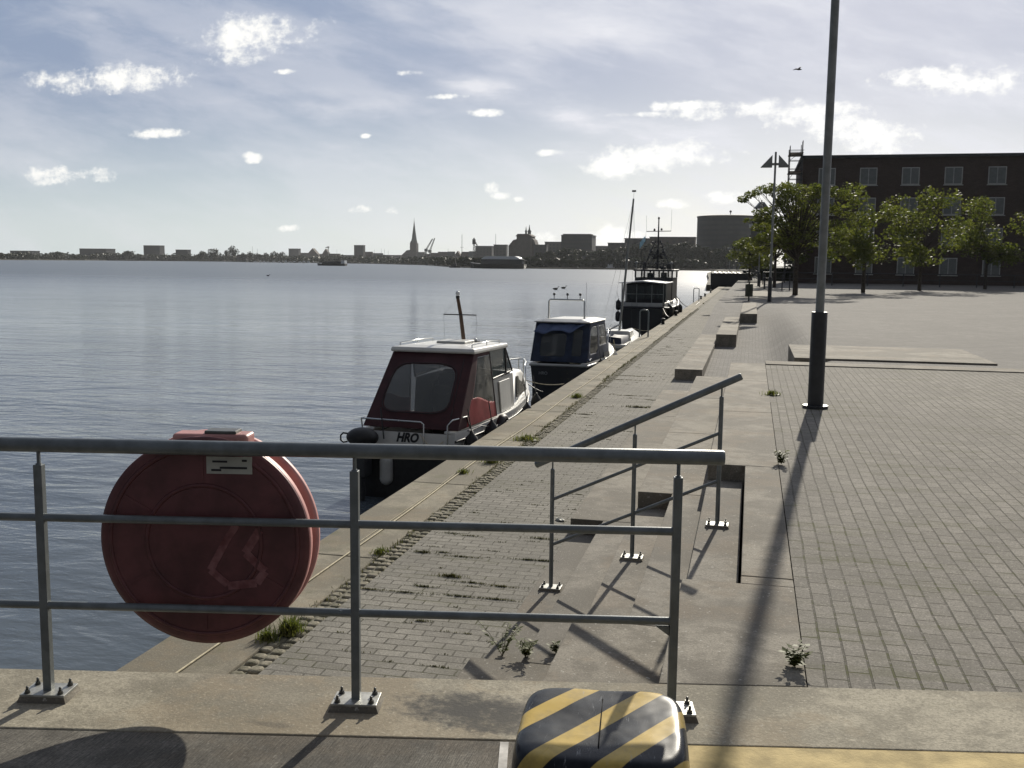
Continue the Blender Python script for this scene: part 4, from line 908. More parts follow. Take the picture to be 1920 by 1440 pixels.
q = MB(); q.loft([[(.45 + .06 * i + random.uniform(-.02, .02), .05 + .05 * j, 1.0 + random.uniform(0, .09)) for i in range(7)] for j in range(6)], True); q.build('crumpled_sheet', M['bluecan'], b2, solid=.01)
text_mesh('lettering', 'HRO', .11, M['greytext'], b2, Matrix.Translation((-.40, -.006, .68)) @ Matrix.Rotation(R_(90), 4, 'X'), .0, .002, .002)

# ---------------------------------------------------------------- boat 3: small sailing boat
b3 = thing('sailing_boat', 'small grey sailing boat with bare leaning mast and blue cockpit cover', 'boat', (-4.62, 33.6, WZ), -R_(2.0), 'boats moored along the quay')
st = interp([(0, .55, .80, .8), (1.2, .74, .80, .75), (2.6, .80, .84, .7), (4.0, .55, .92, .5), (5.4, .02, 1.05, .2)], 24)
q = MB(); q.loft(hull_mesh(st), True, False, (True, False)); q.build('hull', M['greygel'], b3)
q = MB(); deck_mesh(q, st, .01, 0); q.build('deck', M['gel'], b3)
q = MB(); q.loft([[(-hb, y, .82), (-hb + .06, y, zt), (hb - .06, y, zt), (hb, y, .82)] for (y, hb, zt) in ((1.9, .5, 1.15), (3.0, .46, 1.14), (3.8, .3, 1.0))], False, False, (True, True)); q.build('cabin', M['gel'], b3, bevel=.03)
q = MB(); q.loft([[(-.46, y, .80), (-.44, y, 1.02 + .02 * math.sin(y * 9)), (0, y, 1.06 + .03 * math.sin(y * 7)), (.44, y, 1.02 + .02 * math.cos(y * 8)), (.46, y, .80)] for y in [.1 + .1 * i for i in range(17)]], True, False, (True, True)); q.build('cockpit_cover', M['navy'], b3)
q = MB(); q.tube([(.02, 2.3, 1.1), (.22, 2.25, 3.3), (.43, 2.2, 5.75)], [.042, .040, .030], 10); ms = q.build('mast', M['lampsteel'], b3)
q = MB(); q.tube([(.43, 2.2, 5.75), (.44, 2.2, 5.98)], .004, 4); q.bbox(.37, .51, 2.19, 2.21, 5.98, 6.04); q.build('wind_vane', M['dark'], ms)
q = MB(); q.tube([(-.70, 2.2, .84), (.43, 2.2, 5.7)], .003, 4); q.tube([(.72, 2.2, .84), (.43, 2.2, 5.7)], .003, 4); q.tube([(0, 5.3, 1.05), (.43, 2.2, 5.7)], .003, 4); q.tube([(0, 0, .85), (.43, 2.2, 5.7)], .003, 4); q.build('rigging', M['dark'], ms)
q = MB(); q.tube([(.04, 2.3, 1.35), (-.05, .3, 1.28)], .035, 10); q.build('boom', M['lampsteel'], b3)
q = MB(); q.tube([(-.45, .0, .8), (-.28, .1, 1.4), (-.18, .1, 1.4), (-.05, .0, .8)], .014, 6); q.tube([(-.28, .1, 1.4), (-.26, .6, .9)], .012, 6); q.tube([(-.2, .1, 1.34), (.08, .1, 1.34), (.08, .1, .85)], .014, 6); q.build('stern_frame', M['stainless'], b3)
q = MB(); q.bbox(-.3, .02, -.12, .02, .5, .86); q.build('motor_bracket', M['dark'], b3, bevel=.03)
fender(b3, .70, .7, .62, .08, .36, 'gel'); fender(b3, .86, 2.2, .62, .10, .4)
q = MB(); q.bbox(.15, .62, -.1, .25, .70, .83); q.build('white_locker', M['gel'], b3, bevel=.03)
rope(b3, [(.5, .1, .82), (.85, -.6, .96)]); rope(b3, [(.1, 5.2, 1.05), (.8, 5.9, .96)])

# ---------------------------------------------------------------- boat 4: dark workboat
b4 = thing('workboat', 'large dark workboat with wheelhouse, crossed signal mast and covered aft deck', 'boat', (-5.22, 50.0, WZ), -R_(1.2), 'boats moored along the quay')
st = interp([(0, 1.08, 1.42, .85), (1.5, 1.22, 1.34, .9), (5, 1.30, 1.34, .9), (8, 1.05, 1.5, .7), (10.2, .5, 1.75, .4), (11.2, .03, 1.95, .2)], 26)
q = MB(); q.loft(hull_mesh(st, .6), True, False, (True, False)); h4 = q.build('hull', M['navyhull'], b4)
q = MB()
for sg in (-1, 1): q.tube([(sg * (s[1] + .01), s[0], s[2] - .05) for s in st], .055, 8)
q.tube([(-1.08, -.02, 1.37), (1.08, -.02, 1.37)], .055, 8); q.build('rubbing_strake', M['dark'], h4)
q = MB(); q.bbox(-1.0, 1.0, .06, .12, 1.38, 1.60)
for sg in (-1, 1): q.bbox(sg * 1.08 - .03, sg * 1.08 + .03, .3, 4.5, 1.36, 1.60)
q.build('bulwark', M['greygel'], b4, bevel=.01)
q = MB(); deck_mesh(q, st, .03, -.05); q.build('deck', M['dark'], b4)
q = MB(); q.bbox(-1.02, 1.02, 1.6, 4.2, 1.3, 2.52); q.build('aft_cabin', M['navyhull'], b4, bevel=.03)
q = MB()
for x in (-.78, -.28, .22, .72): q.bbox(x - .2, x + .2, 1.588, 1.60, 1.75, 2.4)
q.build('aft_windows', M['glass'], b4)
q = MB()
for sg in (-1, 1):
    for y in (.25, 1.4): q.tube([(sg * 1.02, y, 1.5), (sg * 1.02, y, 2.55)], .022, 7)
q.tube([(-1.02, .25, 1.5), (-1.02, .25, 2.55)], .03, 7); q.tube([(-1.0, .25, 2.02), (1.0, .25, 2.02)], .018, 6); q.tube([(-.3, .25, 1.5), (-.3, .25, 2.5)], .02, 6); q.tube([(.45, .25, 1.5), (.45, .25, 2.5)], .02, 6); q.build('awning_posts', M['lampsteel'], b4)
q = MB(); q.loft([[(-1.18, y, 2.54), (-1.18, y, 2.58), (0, y, 2.68), (1.12, y, 2.58), (1.12, y, 2.54), (0, y, 2.62)] for y in (.1, 4.2)], False, True, (True, True)); q.build('awning', M['whiteroof'], b4)
# wheelhouse
wh = MB(); wh.bbox(-.95, 1.05, 4.3, 7.0, 1.3, 2.78); wh.bbox(-1.02, 1.12, 4.2, 7.2, 3.12, 3.22)
for x in (-.92, -.45, .05, .55, 1.02):
    for y in (4.33, 6.95): wh.bbox(x - .045, x + .045, y - .03, y + .03, 2.78, 3.12)
whl = wh.build('wheelhouse', M['dark'], b4, bevel=.02)
q = MB(); q.bbox(-.9, 1.0, 4.34, 4.35, 2.78, 3.12); q.bbox(-.9, 1.0, 6.93, 6.94, 2.78, 3.12); q.build('wheelhouse_glass', M['clearglass'], whl)
q = MB(); q.bbox(-.4, -.1, 5.2, 5.6, 2.78, 3.02); q.bbox(.3, .6, 5.5, 5.8, 2.78, 3.05); q.build('helm_seats', M['black'], whl)
q = MB()
for x in (-.98, -.5, 0, .55, 1.08):
    q.tube([(x, 4.3, 3.22), (x, 4.3, 3.50)], .015, 6)
q.tube([(-.98, 4.3, 3.5), (1.08, 4.3, 3.5)], .013, 6); q.tube([(-.98, 4.3, 3.36), (1.08, 4.3, 3.36)], .010, 6); q.build('roof_rail', M['dark'], whl)
for x, s_ in ((-.9, .09), (-.45, .07), (.15, .07), (.95, .09)):
    q = MB(); q.ball((x, 4.45, 3.55), s_, 10, 7); q.tube([(x, 4.45, 3.22), (x, 4.45, 3.5)], .02, 6); q.build('searchlight', M['lampsteel'] if x in (-.9, .95) else M['dark'], whl)
q = MB(); q.tube([(.10, 5.6, 3.2), (.10, 5.6, 4.6), (.10, 5.6, 5.9)], [.07, .05, .03], 10); ms = q.build('signal_mast', M['dark'], b4)
q = MB(); q.tube([(-.55, 5.6, 5.25), (.77, 5.6, 5.27)], .022, 7); q.build('yard', M['dark'], ms)
for (x, z) in ((-.12, 5.28), (.26, 5.30), (.10, 5.9)): q = MB(); q.lathe([(.05, 0), (.055, .06), (.03, .12)], (x, 5.6, z), 10); q.build('signal_lamp', M['black'], ms)
q = MB(); q.tube([(-.55, 5.6, 5.25), (-.57, 5.6, 6.1)], .006, 5); q.tube([(.77, 5.6, 5.27), (.78, 5.6, 6.4)], .006, 5); q.build('whip_antennas', M['dark'], ms)
q = MB(); q.tube([(-.06, 5.6, 4.55), (-.2, 5.6, 4.62)], .03, 6); q.ball((-.2, 5.6, 4.65), .07, 8, 6); q.ball((.28, 5.6, 4.62), .05, 8, 6); q.bbox(-.15, .35, 5.5, 5.7, 3.85, 3.92); q.ball((-.1, 5.5, 3.82), .09, 8, 6); q.ball((.28, 5.5, 3.88), .09, 8, 6); q.tube([(-.45, 5.2, 3.2), (.10, 5.6, 4.2), (.6, 5.2, 3.2)], .022, 6); q.bbox(-.5, .6, 5.3, 5.4, 3.30, 3.38); q.build('mast_fittings', M['dark'], ms)
q = MB()
for sg in (-1, 1):
    q.tube([(.10 + sg * .75, 5.2, 3.22), (.10 + sg * .12, 5.6, 4.75)], .03, 6)
    for kz in range(5): q.tube([(.10 - .62 + .12 * kz, 5.25 + .08 * kz, 3.5 + .3 * kz), (.10 + .62 - .12 * kz, 5.25 + .08 * kz, 3.5 + .3 * kz)], .018, 5)
q.bbox(-.35, .55, 5.35, 5.5, 3.95, 4.05); q.ball((-.25, 5.5, 4.18), .10, 8, 6); q.ball((.42, 5.5, 4.16), .09, 8, 6); q.bbox(-.62, -.42, 5.0, 5.2, 3.22, 3.62); q.bbox(.66, .92, 5.0, 5.2, 3.22, 3.50); q.lathe([(.14, 0), (.16, .05), (.1, .16)], (.45, 5.2, 3.22), 12)
q.tube([(-.8, 5.6, 3.22), (-.8, 5.6, 4.3)], .014, 5); q.tube([(.95, 5.4, 3.22), (.95, 5.4, 3.95)], .014, 5); q.tube([(-.5, 4.6, 3.22), (-.5, 4.6, 4.0)], .012, 5)
q.build('radar_frame', M['dark'], ms)
q = MB(); q.loft([[(-.60 - .30 * i / 6, 5.6 + .05 * math.sin(i * 1.3 + j), 5.0 - .34 * i / 6 - (.30 + .05 * i / 6) * j / 4 + .02 * math.sin(i)) for i in range(7)] for j in range(5)], True); q.build('flag', M['flagblue'], ms, solid=.004)
q = MB(); q.tube([(-.57, 5.6, 5.25), (-.60, 5.6, 4.3), (-.7, 5.0, 3.2)], .004, 4); q.build('flag_halyard', M['dark'], ms)
for (x, y, z) in ((1.28, 1.4, 1.15), (1.40, 3.4, 1.1), (1.42, 5.0, 1.1), (-1.20, .3, 1.45), (-1.18, .1, .9)): fender(b4, x, y, z, .13, .5)
q = MB(); q.loft([[(1.0 + .08 * math.sin(i + j) + .10 * j, 1.8 + .55 * i, 1.60 - .14 * j + .05 * math.sin(2 * i + j)) for i in range(9)] for j in range(4)], True); q.build('white_tarpaulin', M['whiteroof'], b4, solid=.02)
q = MB(); q.loft([[(.85 - .1 * j, 7.6 + .3 * i, 1.7 + .25 * j + .05 * math.sin(i * 2)) for i in range(6)] for j in range(4)], True); q.build('bow_cover', M['whiteroof'], b4, solid=.02)
rope(b4, [(.9, 8.5, 1.7), (1.6, 17.0, 1.1)], .02, 'dark'); rope(b4, [(1.0, .1, 1.45), (1.55, -2.0, 1.05)], .02, 'dark')

# ---------------------------------------------------------------- barge past the quay end
bg_ = thing('barge', 'dark low barge across the far quay end with pale slanted boards on top', 'barge', (-2.35, 126.5, WZ))
q = MB(); q.loft([[(x, -2.2 * k, z), (x, 2.2 * k, z)][0:2] for (x, z, k) in ((-2.5, 0, 1), (-2.5, 0, 1))], False)
q = MB(); q.loft([[(-2.3, -2.2, -.4), (2.4, -2.2, -.4), (2.4, 2.2, -.4), (-2.3, 2.2, -.4)], [(-2.45, -2.5, 1.1), (2.6, -2.5, 1.1), (2.6, 2.5, 1.1), (-2.45, 2.5, 1.1)], [(-2.5, -2.5, 2.5), (2.2, -2.4, 2.5), (2.2, 2.5, 2.5), (-2.5, 2.5, 2.5)]], False, True, (True, True)); q.build('hull', M['navyhull'], bg_, bevel=.08)
for i in range(8): q = MB(); q.box((-2.0 + i * .55, 0, 2.56), (.34, 4.4, .05), 0, ('Y', .35)); q.build('board', M['greygel'], bg_)
q = MB(); q.bbox(1.2, 2.0, -1.0, 1, 2.5, 2.9); q.build('deck_house', M['dark'], bg_, bevel=.05)
q = MB()
for i in range(7): q.tube([(-2.4 + i * .75, -2.45, 2.5), (-2.4 + i * .75, -2.45, 2.85)], .03, 6)
q.tube([(-2.4, -2.45, 2.85), (2.1, -2.45, 2.85)], .03, 6); q.build('rail', M['dark'], bg_)

# ================================================================== PROMENADE FURNITURE
def lamp(x, y, z0, h, lb, rz=0.0, sleeve=True):
    t = thing('street_lamp', lb, 'street lamp', (x, y, z0), rz, 'street lamps with paired triangular wings')
    q = MB(); q.tube([(0, 0, 0), (0, 0, 1.2), (.02, 0, h)], [.055, .055, .05], 12); pole = q.build('pole', M['lampsteel'], t)
    q = MB(); q.tube([(0, 0, 0), (0, 0, 1.22)], .098, 14); q.tube([(0, 0, 0), (0, 0, .03)], .16, 14); q.build('sleeve', M['dark'], pole)
    q = MB(); q.bbox(-.16, .20, -.03, .03, h - .64, h - .53); q.build('cross_bar', M['lampsteel'], t)
    for sg in (-1, 1):
        q = MB(); q.slab([(.02 + sg * .15, -.16, h - .74), (.02 + sg * .70, -.16, h - .74), (.02 + sg * .15, -.16, h - .15)], (0, .32, 0)); q.build('wing', M['lampsteel'], t, bevel=.008)
lamp(.88, 51.9, 0, 7.28, 'tall grey street lamp beside the linden, its two triangular wings against the sky')
lamp(.55, 90, 0, 7.3, 'second tall lamp behind the linden, one wing showing through its leaves', .5)
lamp(.85, 13.4, 0, 7.4, 'nearest tall lamp standing on the brick strips right of the upper slabs', .2)
lamp(-5.6, 262, -.9, 7.3, 'far lamp at the left of the pair beyond the barge', .4); lamp(-3.0, 232, -.9, 7.3, 'far lamp at the right of the pair beyond the barge', .4)
lamp(1.3, 140, 0, 7.3, 'distant lamp under the yellow green tree on the promenade', .5)
# waste bin
p = (-.12, 52.3, .0); t = thing('waste_bin', 'olive waste bin on a short post at the end of the seat block', 'waste bin', p)
q = MB(); q.tube([(0, 0, 0), (0, 0, 1.0)], .04, 10); q.build('post', M['dark'], t)
q = MB(); q.lathe([(.17, .22), (.19, .24), (.19, .84), (.20, .86), (.17, .86)], (0, 0, 0), 20); q.build('bucket', M['olive'], t)
q = MB(); q.lathe([(.10, .93), (.12, .95), (.10, .99), (.02, 1.02)], (0, 0, 0), 16); q.build('lid', M['olive'], t)
for k, (px, py) in enumerate(((1466, 545), (1480, 545), (1424, 538), (1433, 542))):
    p = atz(px, py, 0); t = thing('bollard_post', ['slim dark post left of the pair on the sunlit promenade', 'slim dark post right of the pair, next to the linden trunk', 'slim dark post farthest left, behind the street lamp', 'slim dark post just left of the street lamp'][k], 'post', (p.x, p.y, 0), 0, 'slim posts on the promenade')
    q = MB(); q.tube([(0, 0, 0), (0, 0, 1.08)], .07 if k > 1 else .045, 10); q.lathe([(.06, 1.08), (.07, 1.1), (.03, 1.14)], (0, 0, 0), 10); q.build('shaft', M['dark'], t)
t = thing('promenade_fence', 'long dark post and rail fence along the back of the promenade', 'fence', (1.0, 98, 0))
q = MB(); q.tube([(0, 0, 1.15), (34, 0, 1.15)], .04, 8); q.build('top_rail', M['dark'], t); q = MB(); q.tube([(0, 0, .6), (34, 0, .6)], .03, 8); q.build('mid_rail', M['dark'], t)
for i in range(12): q = MB(); q.tube([(i * 3.09, 0, 0), (i * 3.09, 0, 1.15)], .045, 8); q.build('post', M['dark'], t)

# ================================================================== TREES
def leaves(q, n, lobes, size, flat=.6, rnd=random):
    for _ in range(n):
        c, r = rnd.choice(lobes)
        while True:
            v_ = Vector((rnd.uniform(-1, 1), rnd.uniform(-1, 1), rnd.uniform(-1, 1)))
            if .35 < v_.length < 1: break
        p = Vector(c) + Vector((v_.x * r[0], v_.y * r[1], v_.z * r[2]))
        if mnoise.noise(p * (1.1 / max(.5, size * 6))) < -.28: continue
        n1 = Vector((rnd.gauss(0, 1), rnd.gauss(0, 1), rnd.gauss(0, flat))).normalized(); n2 = n1.cross(Vector((rnd.gauss(0, 1), rnd.gauss(0, 1), rnd.gauss(0, 1)))).normalized()
        s_ = size * rnd.uniform(.55, 1.25)
        q.add([p - n1 * s_ * .5, p + n2 * s_ * .32, p + n1 * s_ * .5, p - n2 * s_ * .32], [(0, 1, 2, 3)])
def tree(name, lb, x, y, z0, trunk_h, trunk_r, lobes, n, size, leaf='leaf', grp=None, lean=0, cat='tree'):
    t = thing(name, lb, cat, (x, y, z0), 0, grp)
    q = MB(); top_ = Vector((lean, 0, trunk_h)); q.tube([(0, 0, 0), (lean * .3, 0, trunk_h * .5), top_, (lean * 1.1, 0, trunk_h * 1.7)], [trunk_r * 1.15, trunk_r, trunk_r * .8, trunk_r * .3], 10); q.build('trunk', M['bark'], t)
    q = MB()
    for (c, r) in lobes:
        c = Vector(c); s0 = Vector((lean, 0, trunk_h * random.uniform(.85, 1.4))); mid = (s0 + c) / 2 + Vector((0, 0, .12 * (c - s0).length)); q.tube([s0, mid, c], [trunk_r * .4, trunk_r * .25, trunk_r * .08], 6)
        for _ in range(4):
            d_ = Vector((random.uniform(-1, 1) * r[0], random.uniform(-1, 1) * r[1], random.uniform(-.6, .6) * r[2])); q.tube([mid.lerp(c, random.random()), c + d_ * .9], [trunk_r * .12, trunk_r * .04], 4)
    q.build('branches', M['bark'], t)
    q = MB(); leaves(q, n, lobes, size); q.build('crown', M[leaf], t); return t
rnd = random.Random(5)
lob = []
def arm(x0, z0, x1, z1, k, ry, rz_):
    for i in range(k):
        f_ = (i + .5) / k; lob.append(((x0 + (x1 - x0) * f_ + rnd.uniform(-.1, .1), rnd.uniform(-1.6, 1.6), z0 + (z1 - z0) * f_ + .35 * math.sin(f_ * 3.1) + rnd.uniform(-.12, .12)), (.62 * (1.15 - .5 * f_), ry * (1 - .3 * f_), rz_ * (1.1 - .6 * f_))))
arm(.2, 6.3, -3.5, 5.85, 8, .8, .42); arm(-.1, 6.1, -1.9, 6.35, 5, .9, .40); arm(0, 5.2, -3.0, 4.55, 7, .9, .42); arm(0, 4.3, -2.6, 3.9, 6, 1.0, .45); arm(0, 3.6, -3.0, 2.95, 7, 1.0, .5); arm(.2, 3.0, -2.6, 2.5, 6, 1.0, .45)
arm(0, 5.6, 1.2, 6.4, 5, 1.0, .5); arm(0, 6.1, 3.3, 5.8, 7, .9, .5); arm(0, 5.2, 3.4, 4.6, 7, 1.0, .5); arm(0, 4.2, 3.2, 3.6, 7, 1.0, .5); arm(0, 3.4, 3.3, 2.6, 7, 1.0, .5); arm(-.3, 5.6, -1.2, 5.6, 4, 1, .45); arm(-.2, 3.6, -1.4, 3.1, 5, 1.2, .7)
tree('linden', 'nearest linden with drooping green crown at the right, behind the street lamp', 2.62, 65, 0, 2.4, .15, lob, 17000, .15, 'leaf', 'lindens on the promenade')
def rl(w_, h_, zc, k=14): return [((rnd.uniform(-.6, .6) * w_, rnd.uniform(-.6, .6) * w_, zc + rnd.uniform(-.5, .5) * h_), (w_ * rnd.uniform(.28, .45), w_ * rnd.uniform(.28, .45), h_ * rnd.uniform(.14, .25))) for _ in range(k)]
for (x, y, w_, h_, zc, lb) in ((1.8, 86, 2.6, 3.6, 4.0, 'yellow green linden directly behind the nearest one'), (-.3, 118, 3.0, 3.4, 3.6, 'small yellow green linden above the waste bin, left of the lamp'), (7.5, 74, 3.2, 4.4, 4.6, 'linden right of the nearest one, in front of the scaffolding'),
                               (12.5, 83, 3.6, 5.0, 4.8, 'broad linden in the middle of the right hand row'), (19, 92, 3.8, 5.2, 5.0, 'second linden from the right end of the row'), (27, 100, 4, 5.4, 5.2, 'last linden at the right end of the row'), (4.2, 108, 3.0, 4.0, 4.0, 'dark linden behind the fence close to the scaffolding')):
    tree('linden', lb, x, y, 0, 2.2, .13, rl(w_, h_, zc), 4200, .26, 'leaf', 'lindens on the promenade')
# dark hedge under the lindens
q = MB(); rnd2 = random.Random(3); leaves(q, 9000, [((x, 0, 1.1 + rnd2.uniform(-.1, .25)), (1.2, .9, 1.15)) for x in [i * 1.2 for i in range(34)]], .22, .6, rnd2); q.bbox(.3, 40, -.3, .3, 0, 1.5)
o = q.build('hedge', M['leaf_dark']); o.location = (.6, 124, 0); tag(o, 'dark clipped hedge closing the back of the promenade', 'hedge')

# ================================================================== BUILDING WITH SCAFFOLD
t = thing('building', 'dark tall building behind scaffolding at the right edge', 'building', (4.75, 112, 0))
q = MB(); q.bbox(0, 60, 0, 18, 0, 12.9); q.build('wall', bricks('dark_clinker', (0.115, 0.085, 0.075), .5, .16, 0, 0, True), t)
q = MB(); q.bbox(-.25, 60.2, -.25, 18.2, 12.9, 13.2); q.build('roof', M['roofgrey'], t)
for i in range(14):
    for j in range(4):
        x = 1.6 + i * 4.1; z = 1.0 + j * 3.05; q = MB(); q.bbox(x, x + 1.7, -.06, .02, z, z + 1.75); q.bbox(x - .1, x + 1.8, -.16, -.062, z - .1, z - .02); wn = q.build('window', M['greygel'], t); q = MB(); q.bbox(x + .09, x + .81, -.075, -.05, z + .09, z + 1.66); q.bbox(x + .89, x + 1.61, -.075, -.05, z + .09, z + 1.66); q.build('pane', M['glass'], wn)
t = thing('scaffold', 'tube scaffolding with plank decks on the left end of the dark building', 'scaffold', (3.35, 110.6, 0))
q = MB()
for x in (0, 1.25):
    for y in (0, 1.0, 4.0): q.tube([(x, y, 0), (x, y, 14.6 if x else 14.1)], .045, 6)
q.build('standards', M['dark'], t)
q = MB()
for k in range(8):
    z = 1.2 + k * 1.9
    if z > 14: break
    for y in (0, 1.0): q.tube([(-.1, y, z), (1.4, y, z)], .03, 5); q.tube([(-.1, y, z + .55), (1.4, y, z + .55)], .025, 5); q.tube([(-.1, y, z + 1.05), (1.4, y, z + 1.05)], .025, 5)
    q.tube([(0, 0, z), (1.25, 0, z + 1.9 if z < 12 else z + 1)], .025, 5)
q.build('ledgers', M['dark'], t)
for k in range(7): q = MB(); q.bbox(-.1, 1.35, .1, 3.9, 2.0 + k * 1.9 - .05 + 0, 2.0 + k * 1.9 + .03); q.build('plank_deck', M['wood'], t)

# ================================================================== FAR SKYLINE
def fx(px, D): d = ray(px, 495); return d.x * D / d.y
def fz(px, py, D): return aty(px, py, D).z
GZ = -.9
def fbuild(name, lb, cat, x0, x1, yt, D, wall, roof=None, shape='flat', depth=None, base=-.9, grp=None, ridge=0):
    X0, X1 = fx(x0, D), fx(x1, D); zt = fz((x0 + x1) / 2, yt, D); W = X1 - X0; dpt = depth or max(8, W * .5)
    t = thing(name, lb, cat, ((X0 + X1) / 2, D, base), 0, grp); H = zt - base
    q = MB()
    if shape == 'flat':
        q.bbox(-W / 2, W / 2, 0, dpt, 0, H - .5); q.build('wall', M[wall], t); q = MB(); q.bbox(-W / 2 - .4, W / 2 + .4, -.4, dpt + .4, H - .5, H); q.build('roof', M[roof or 'roofgrey'], t)
    elif shape == 'gable':
        hw = H * (1 - ridge); q.bbox(-W / 2, W / 2, 0, dpt, 0, hw); q.build('wall', M[wall], t)
        q = MB(); q.loft([[(-W / 2 - .3, -.4, hw), (-W / 2 - .3, dpt / 2, H), (-W / 2 - .3, dpt + .4, hw)], [(W / 2 + .3, -.4, hw), (W / 2 + .3, dpt / 2, H), (W / 2 + .3, dpt + .4, hw)]], False, True, (True, True)); q.build('roof', M[roof or 'roofred'], t)
    elif shape == 'front':
        hw = H * (1 - ridge); q.bbox(-W / 2, W / 2, 0, dpt, 0, hw); q.build('wall', M[wall], t)
        q = MB(); q.loft([[(-W / 2, 0, hw), (0, 0, H), (W / 2, 0, hw)], [(-W / 2, dpt, hw), (0, dpt, H), (W / 2, dpt, hw)]], False, True, (True, True)); q.build('roof', M[roof or 'roofred'], t)
    return t
city = 'buildings of the far skyline'
fbuild('building', 'small pale house among trees at the far left shore', 'house', 443, 461, 477, 1250, 'far2', 'roofred', 'gable', ridge=.4, grp=city)
fbuild('building', 'far dark slab block standing over the left trees', 'building', 541.5, 560, 466, 1900, 'far1', grp=city)
fbuild('building', 'wide hall with pointed gable right of the far left slab block', 'building', 576, 596, 465.5, 1800, 'far3', 'roofred', 'front', ridge=.45, grp=city)
fbuild('building', 'low long block left of the pointed hall', 'building', 562, 577, 474, 1850, 'far2', 'roofred', 'gable', ridge=.3, grp=city)
fbuild('building', 'low hall adjoining the pointed gable on its right', 'building', 596, 605, 476, 1820, 'far1', grp=city)
fbuild('building', 'gabled warehouse left of the tower block', 'building', 604, 617, 466.5, 1700, 'far3', 'roofred', 'front', ridge=.4, grp=city)
fbuild('building', 'flat roofed warehouse joined to the gabled one', 'building', 617, 635, 475.5, 1700, 'far3', grp=city)
fbuild('building', 'long low quayside sheds left of the tower block', 'building', 635, 664, 478, 1750, 'far2', 'roofgrey', 'gable', ridge=.35, grp=city)
fbuild('building', 'dark tower block left of the tall church spire', 'building', 664, 681.5, 459.5, 1500, 'far1', grp=city)
fbuild('building', 'sloping roofed long warehouse right of the tower block', 'building', 681.5, 697, 472, 1520, 'far3', 'roofred', 'gable', ridge=.3, grp=city)
fbuild('building', 'lower warehouse between tower block and church', 'building', 697, 716, 474.5, 1530, 'far3', 'roofgrey', 'gable', ridge=.3, grp=city)
fbuild('building', 'low old town houses left of the church', 'building', 716, 750, 478, 1600, 'far2', 'roofred', 'gable', ridge=.45, grp=city)
# church with the tall spire
D = 1700; s = D / 1913; X = fx(774.5, D)
t = thing('church', 'brick church with very tall pointed spire', 'church', (X, D, GZ), 0, city)
w2 = (fx(780.5, D) - fx(768.5, D)) / 2; zt = fz(774, 456, D) - GZ; za = fz(774, 413, D) - GZ
q = MB(); q.bbox(-w2, w2, 0, 2 * w2, 0, zt); q.build('tower', M['churchbrick'], t)
q = MB()
for sg in (-1, 1): q.slab([(sg * w2, -.05, zt), (0, -.05, zt), (sg * w2 * .5, -.05, zt + w2 * .9)], (0, .8, 0))
q.build('gables', M['churchbrick'], t)
q = MB(); q.lathe([(w2 * 1.05, zt), (w2 * .80, zt + (za - zt) * .16), (w2 * .46, zt + (za - zt) * .5), (w2 * .2, zt + (za - zt) * .8), (.3, za)], (0, w2, 0), 8, False); sp_ = q.build('spire', M['copper'], t)
q = MB(); q.tube([(0, w2, za - 1), (0, w2, za + 4)], .25, 6); q.build('weather_vane', M['dark'], sp_)
zn = fz(760, 469, D) - GZ
q = MB(); q.loft([[(-w2 - 17, 4, 0), (-w2 - 17, 4, zn * .6), (-w2 - 10, 12, zn), (-w2 - 10, 20, zn * .6), (-w2 - 17, 20, 0)], [(-w2, 4, 0), (-w2, 4, zn * .75), (-w2, 12, zn * 1.05), (-w2, 20, zn * .75), (-w2, 20, 0)]], False, True, (True, True)); q.build('nave', M['churchbrick'], t)
fbuild('building', 'long flat block right against the church tower', 'building', 781, 795, 472.5, 1650, 'far2', 'roofgrey', grp=city)
for k, (a, c, yt, D, wl, rf_, sh) in enumerate(((795, 806, 476, 1400, 'far2', 'roofred', 'gable'), (806, 820, 474, 1380, 'far3', 'roofred', 'gable'), (820, 838, 472, 1360, 'far2', 'roofred', 'gable'), (838, 851, 471.5, 1340, 'far3', 'roofgrey', 'gable'), (851, 864, 470.5, 1320, 'far2', 'roofred', 'front'), (864, 878, 472, 1300, 'far3', 'roofred', 'gable'), (878, 891, 471, 1280, 'far2', 'roofgrey', 'gable'))):
    fbuild('building', ['narrow old house at the foot of the boat cranes', 'brick old town house behind the twin crane booms', 'pale house right of the twin crane booms', 'brick house below the thin tall mast, left of it', 'peaked pale house at the foot of the thin tall mast', 'brick house left of the lattice crane', 'pale house beneath the lattice crane'][k], 'building', a, c, yt, D, wl, rf_, sh, ridge=.4, grp=city)
fbuild('building', 'flat grey block right of the lattice crane', 'building', 891, 922, 461, 1150, 'far1', grp=city)
fbuild('building', 'taller grey block with roof boxes left of the stepped church', 'building', 925.5, 949, 458.5, 1100, 'far1', grp=city)
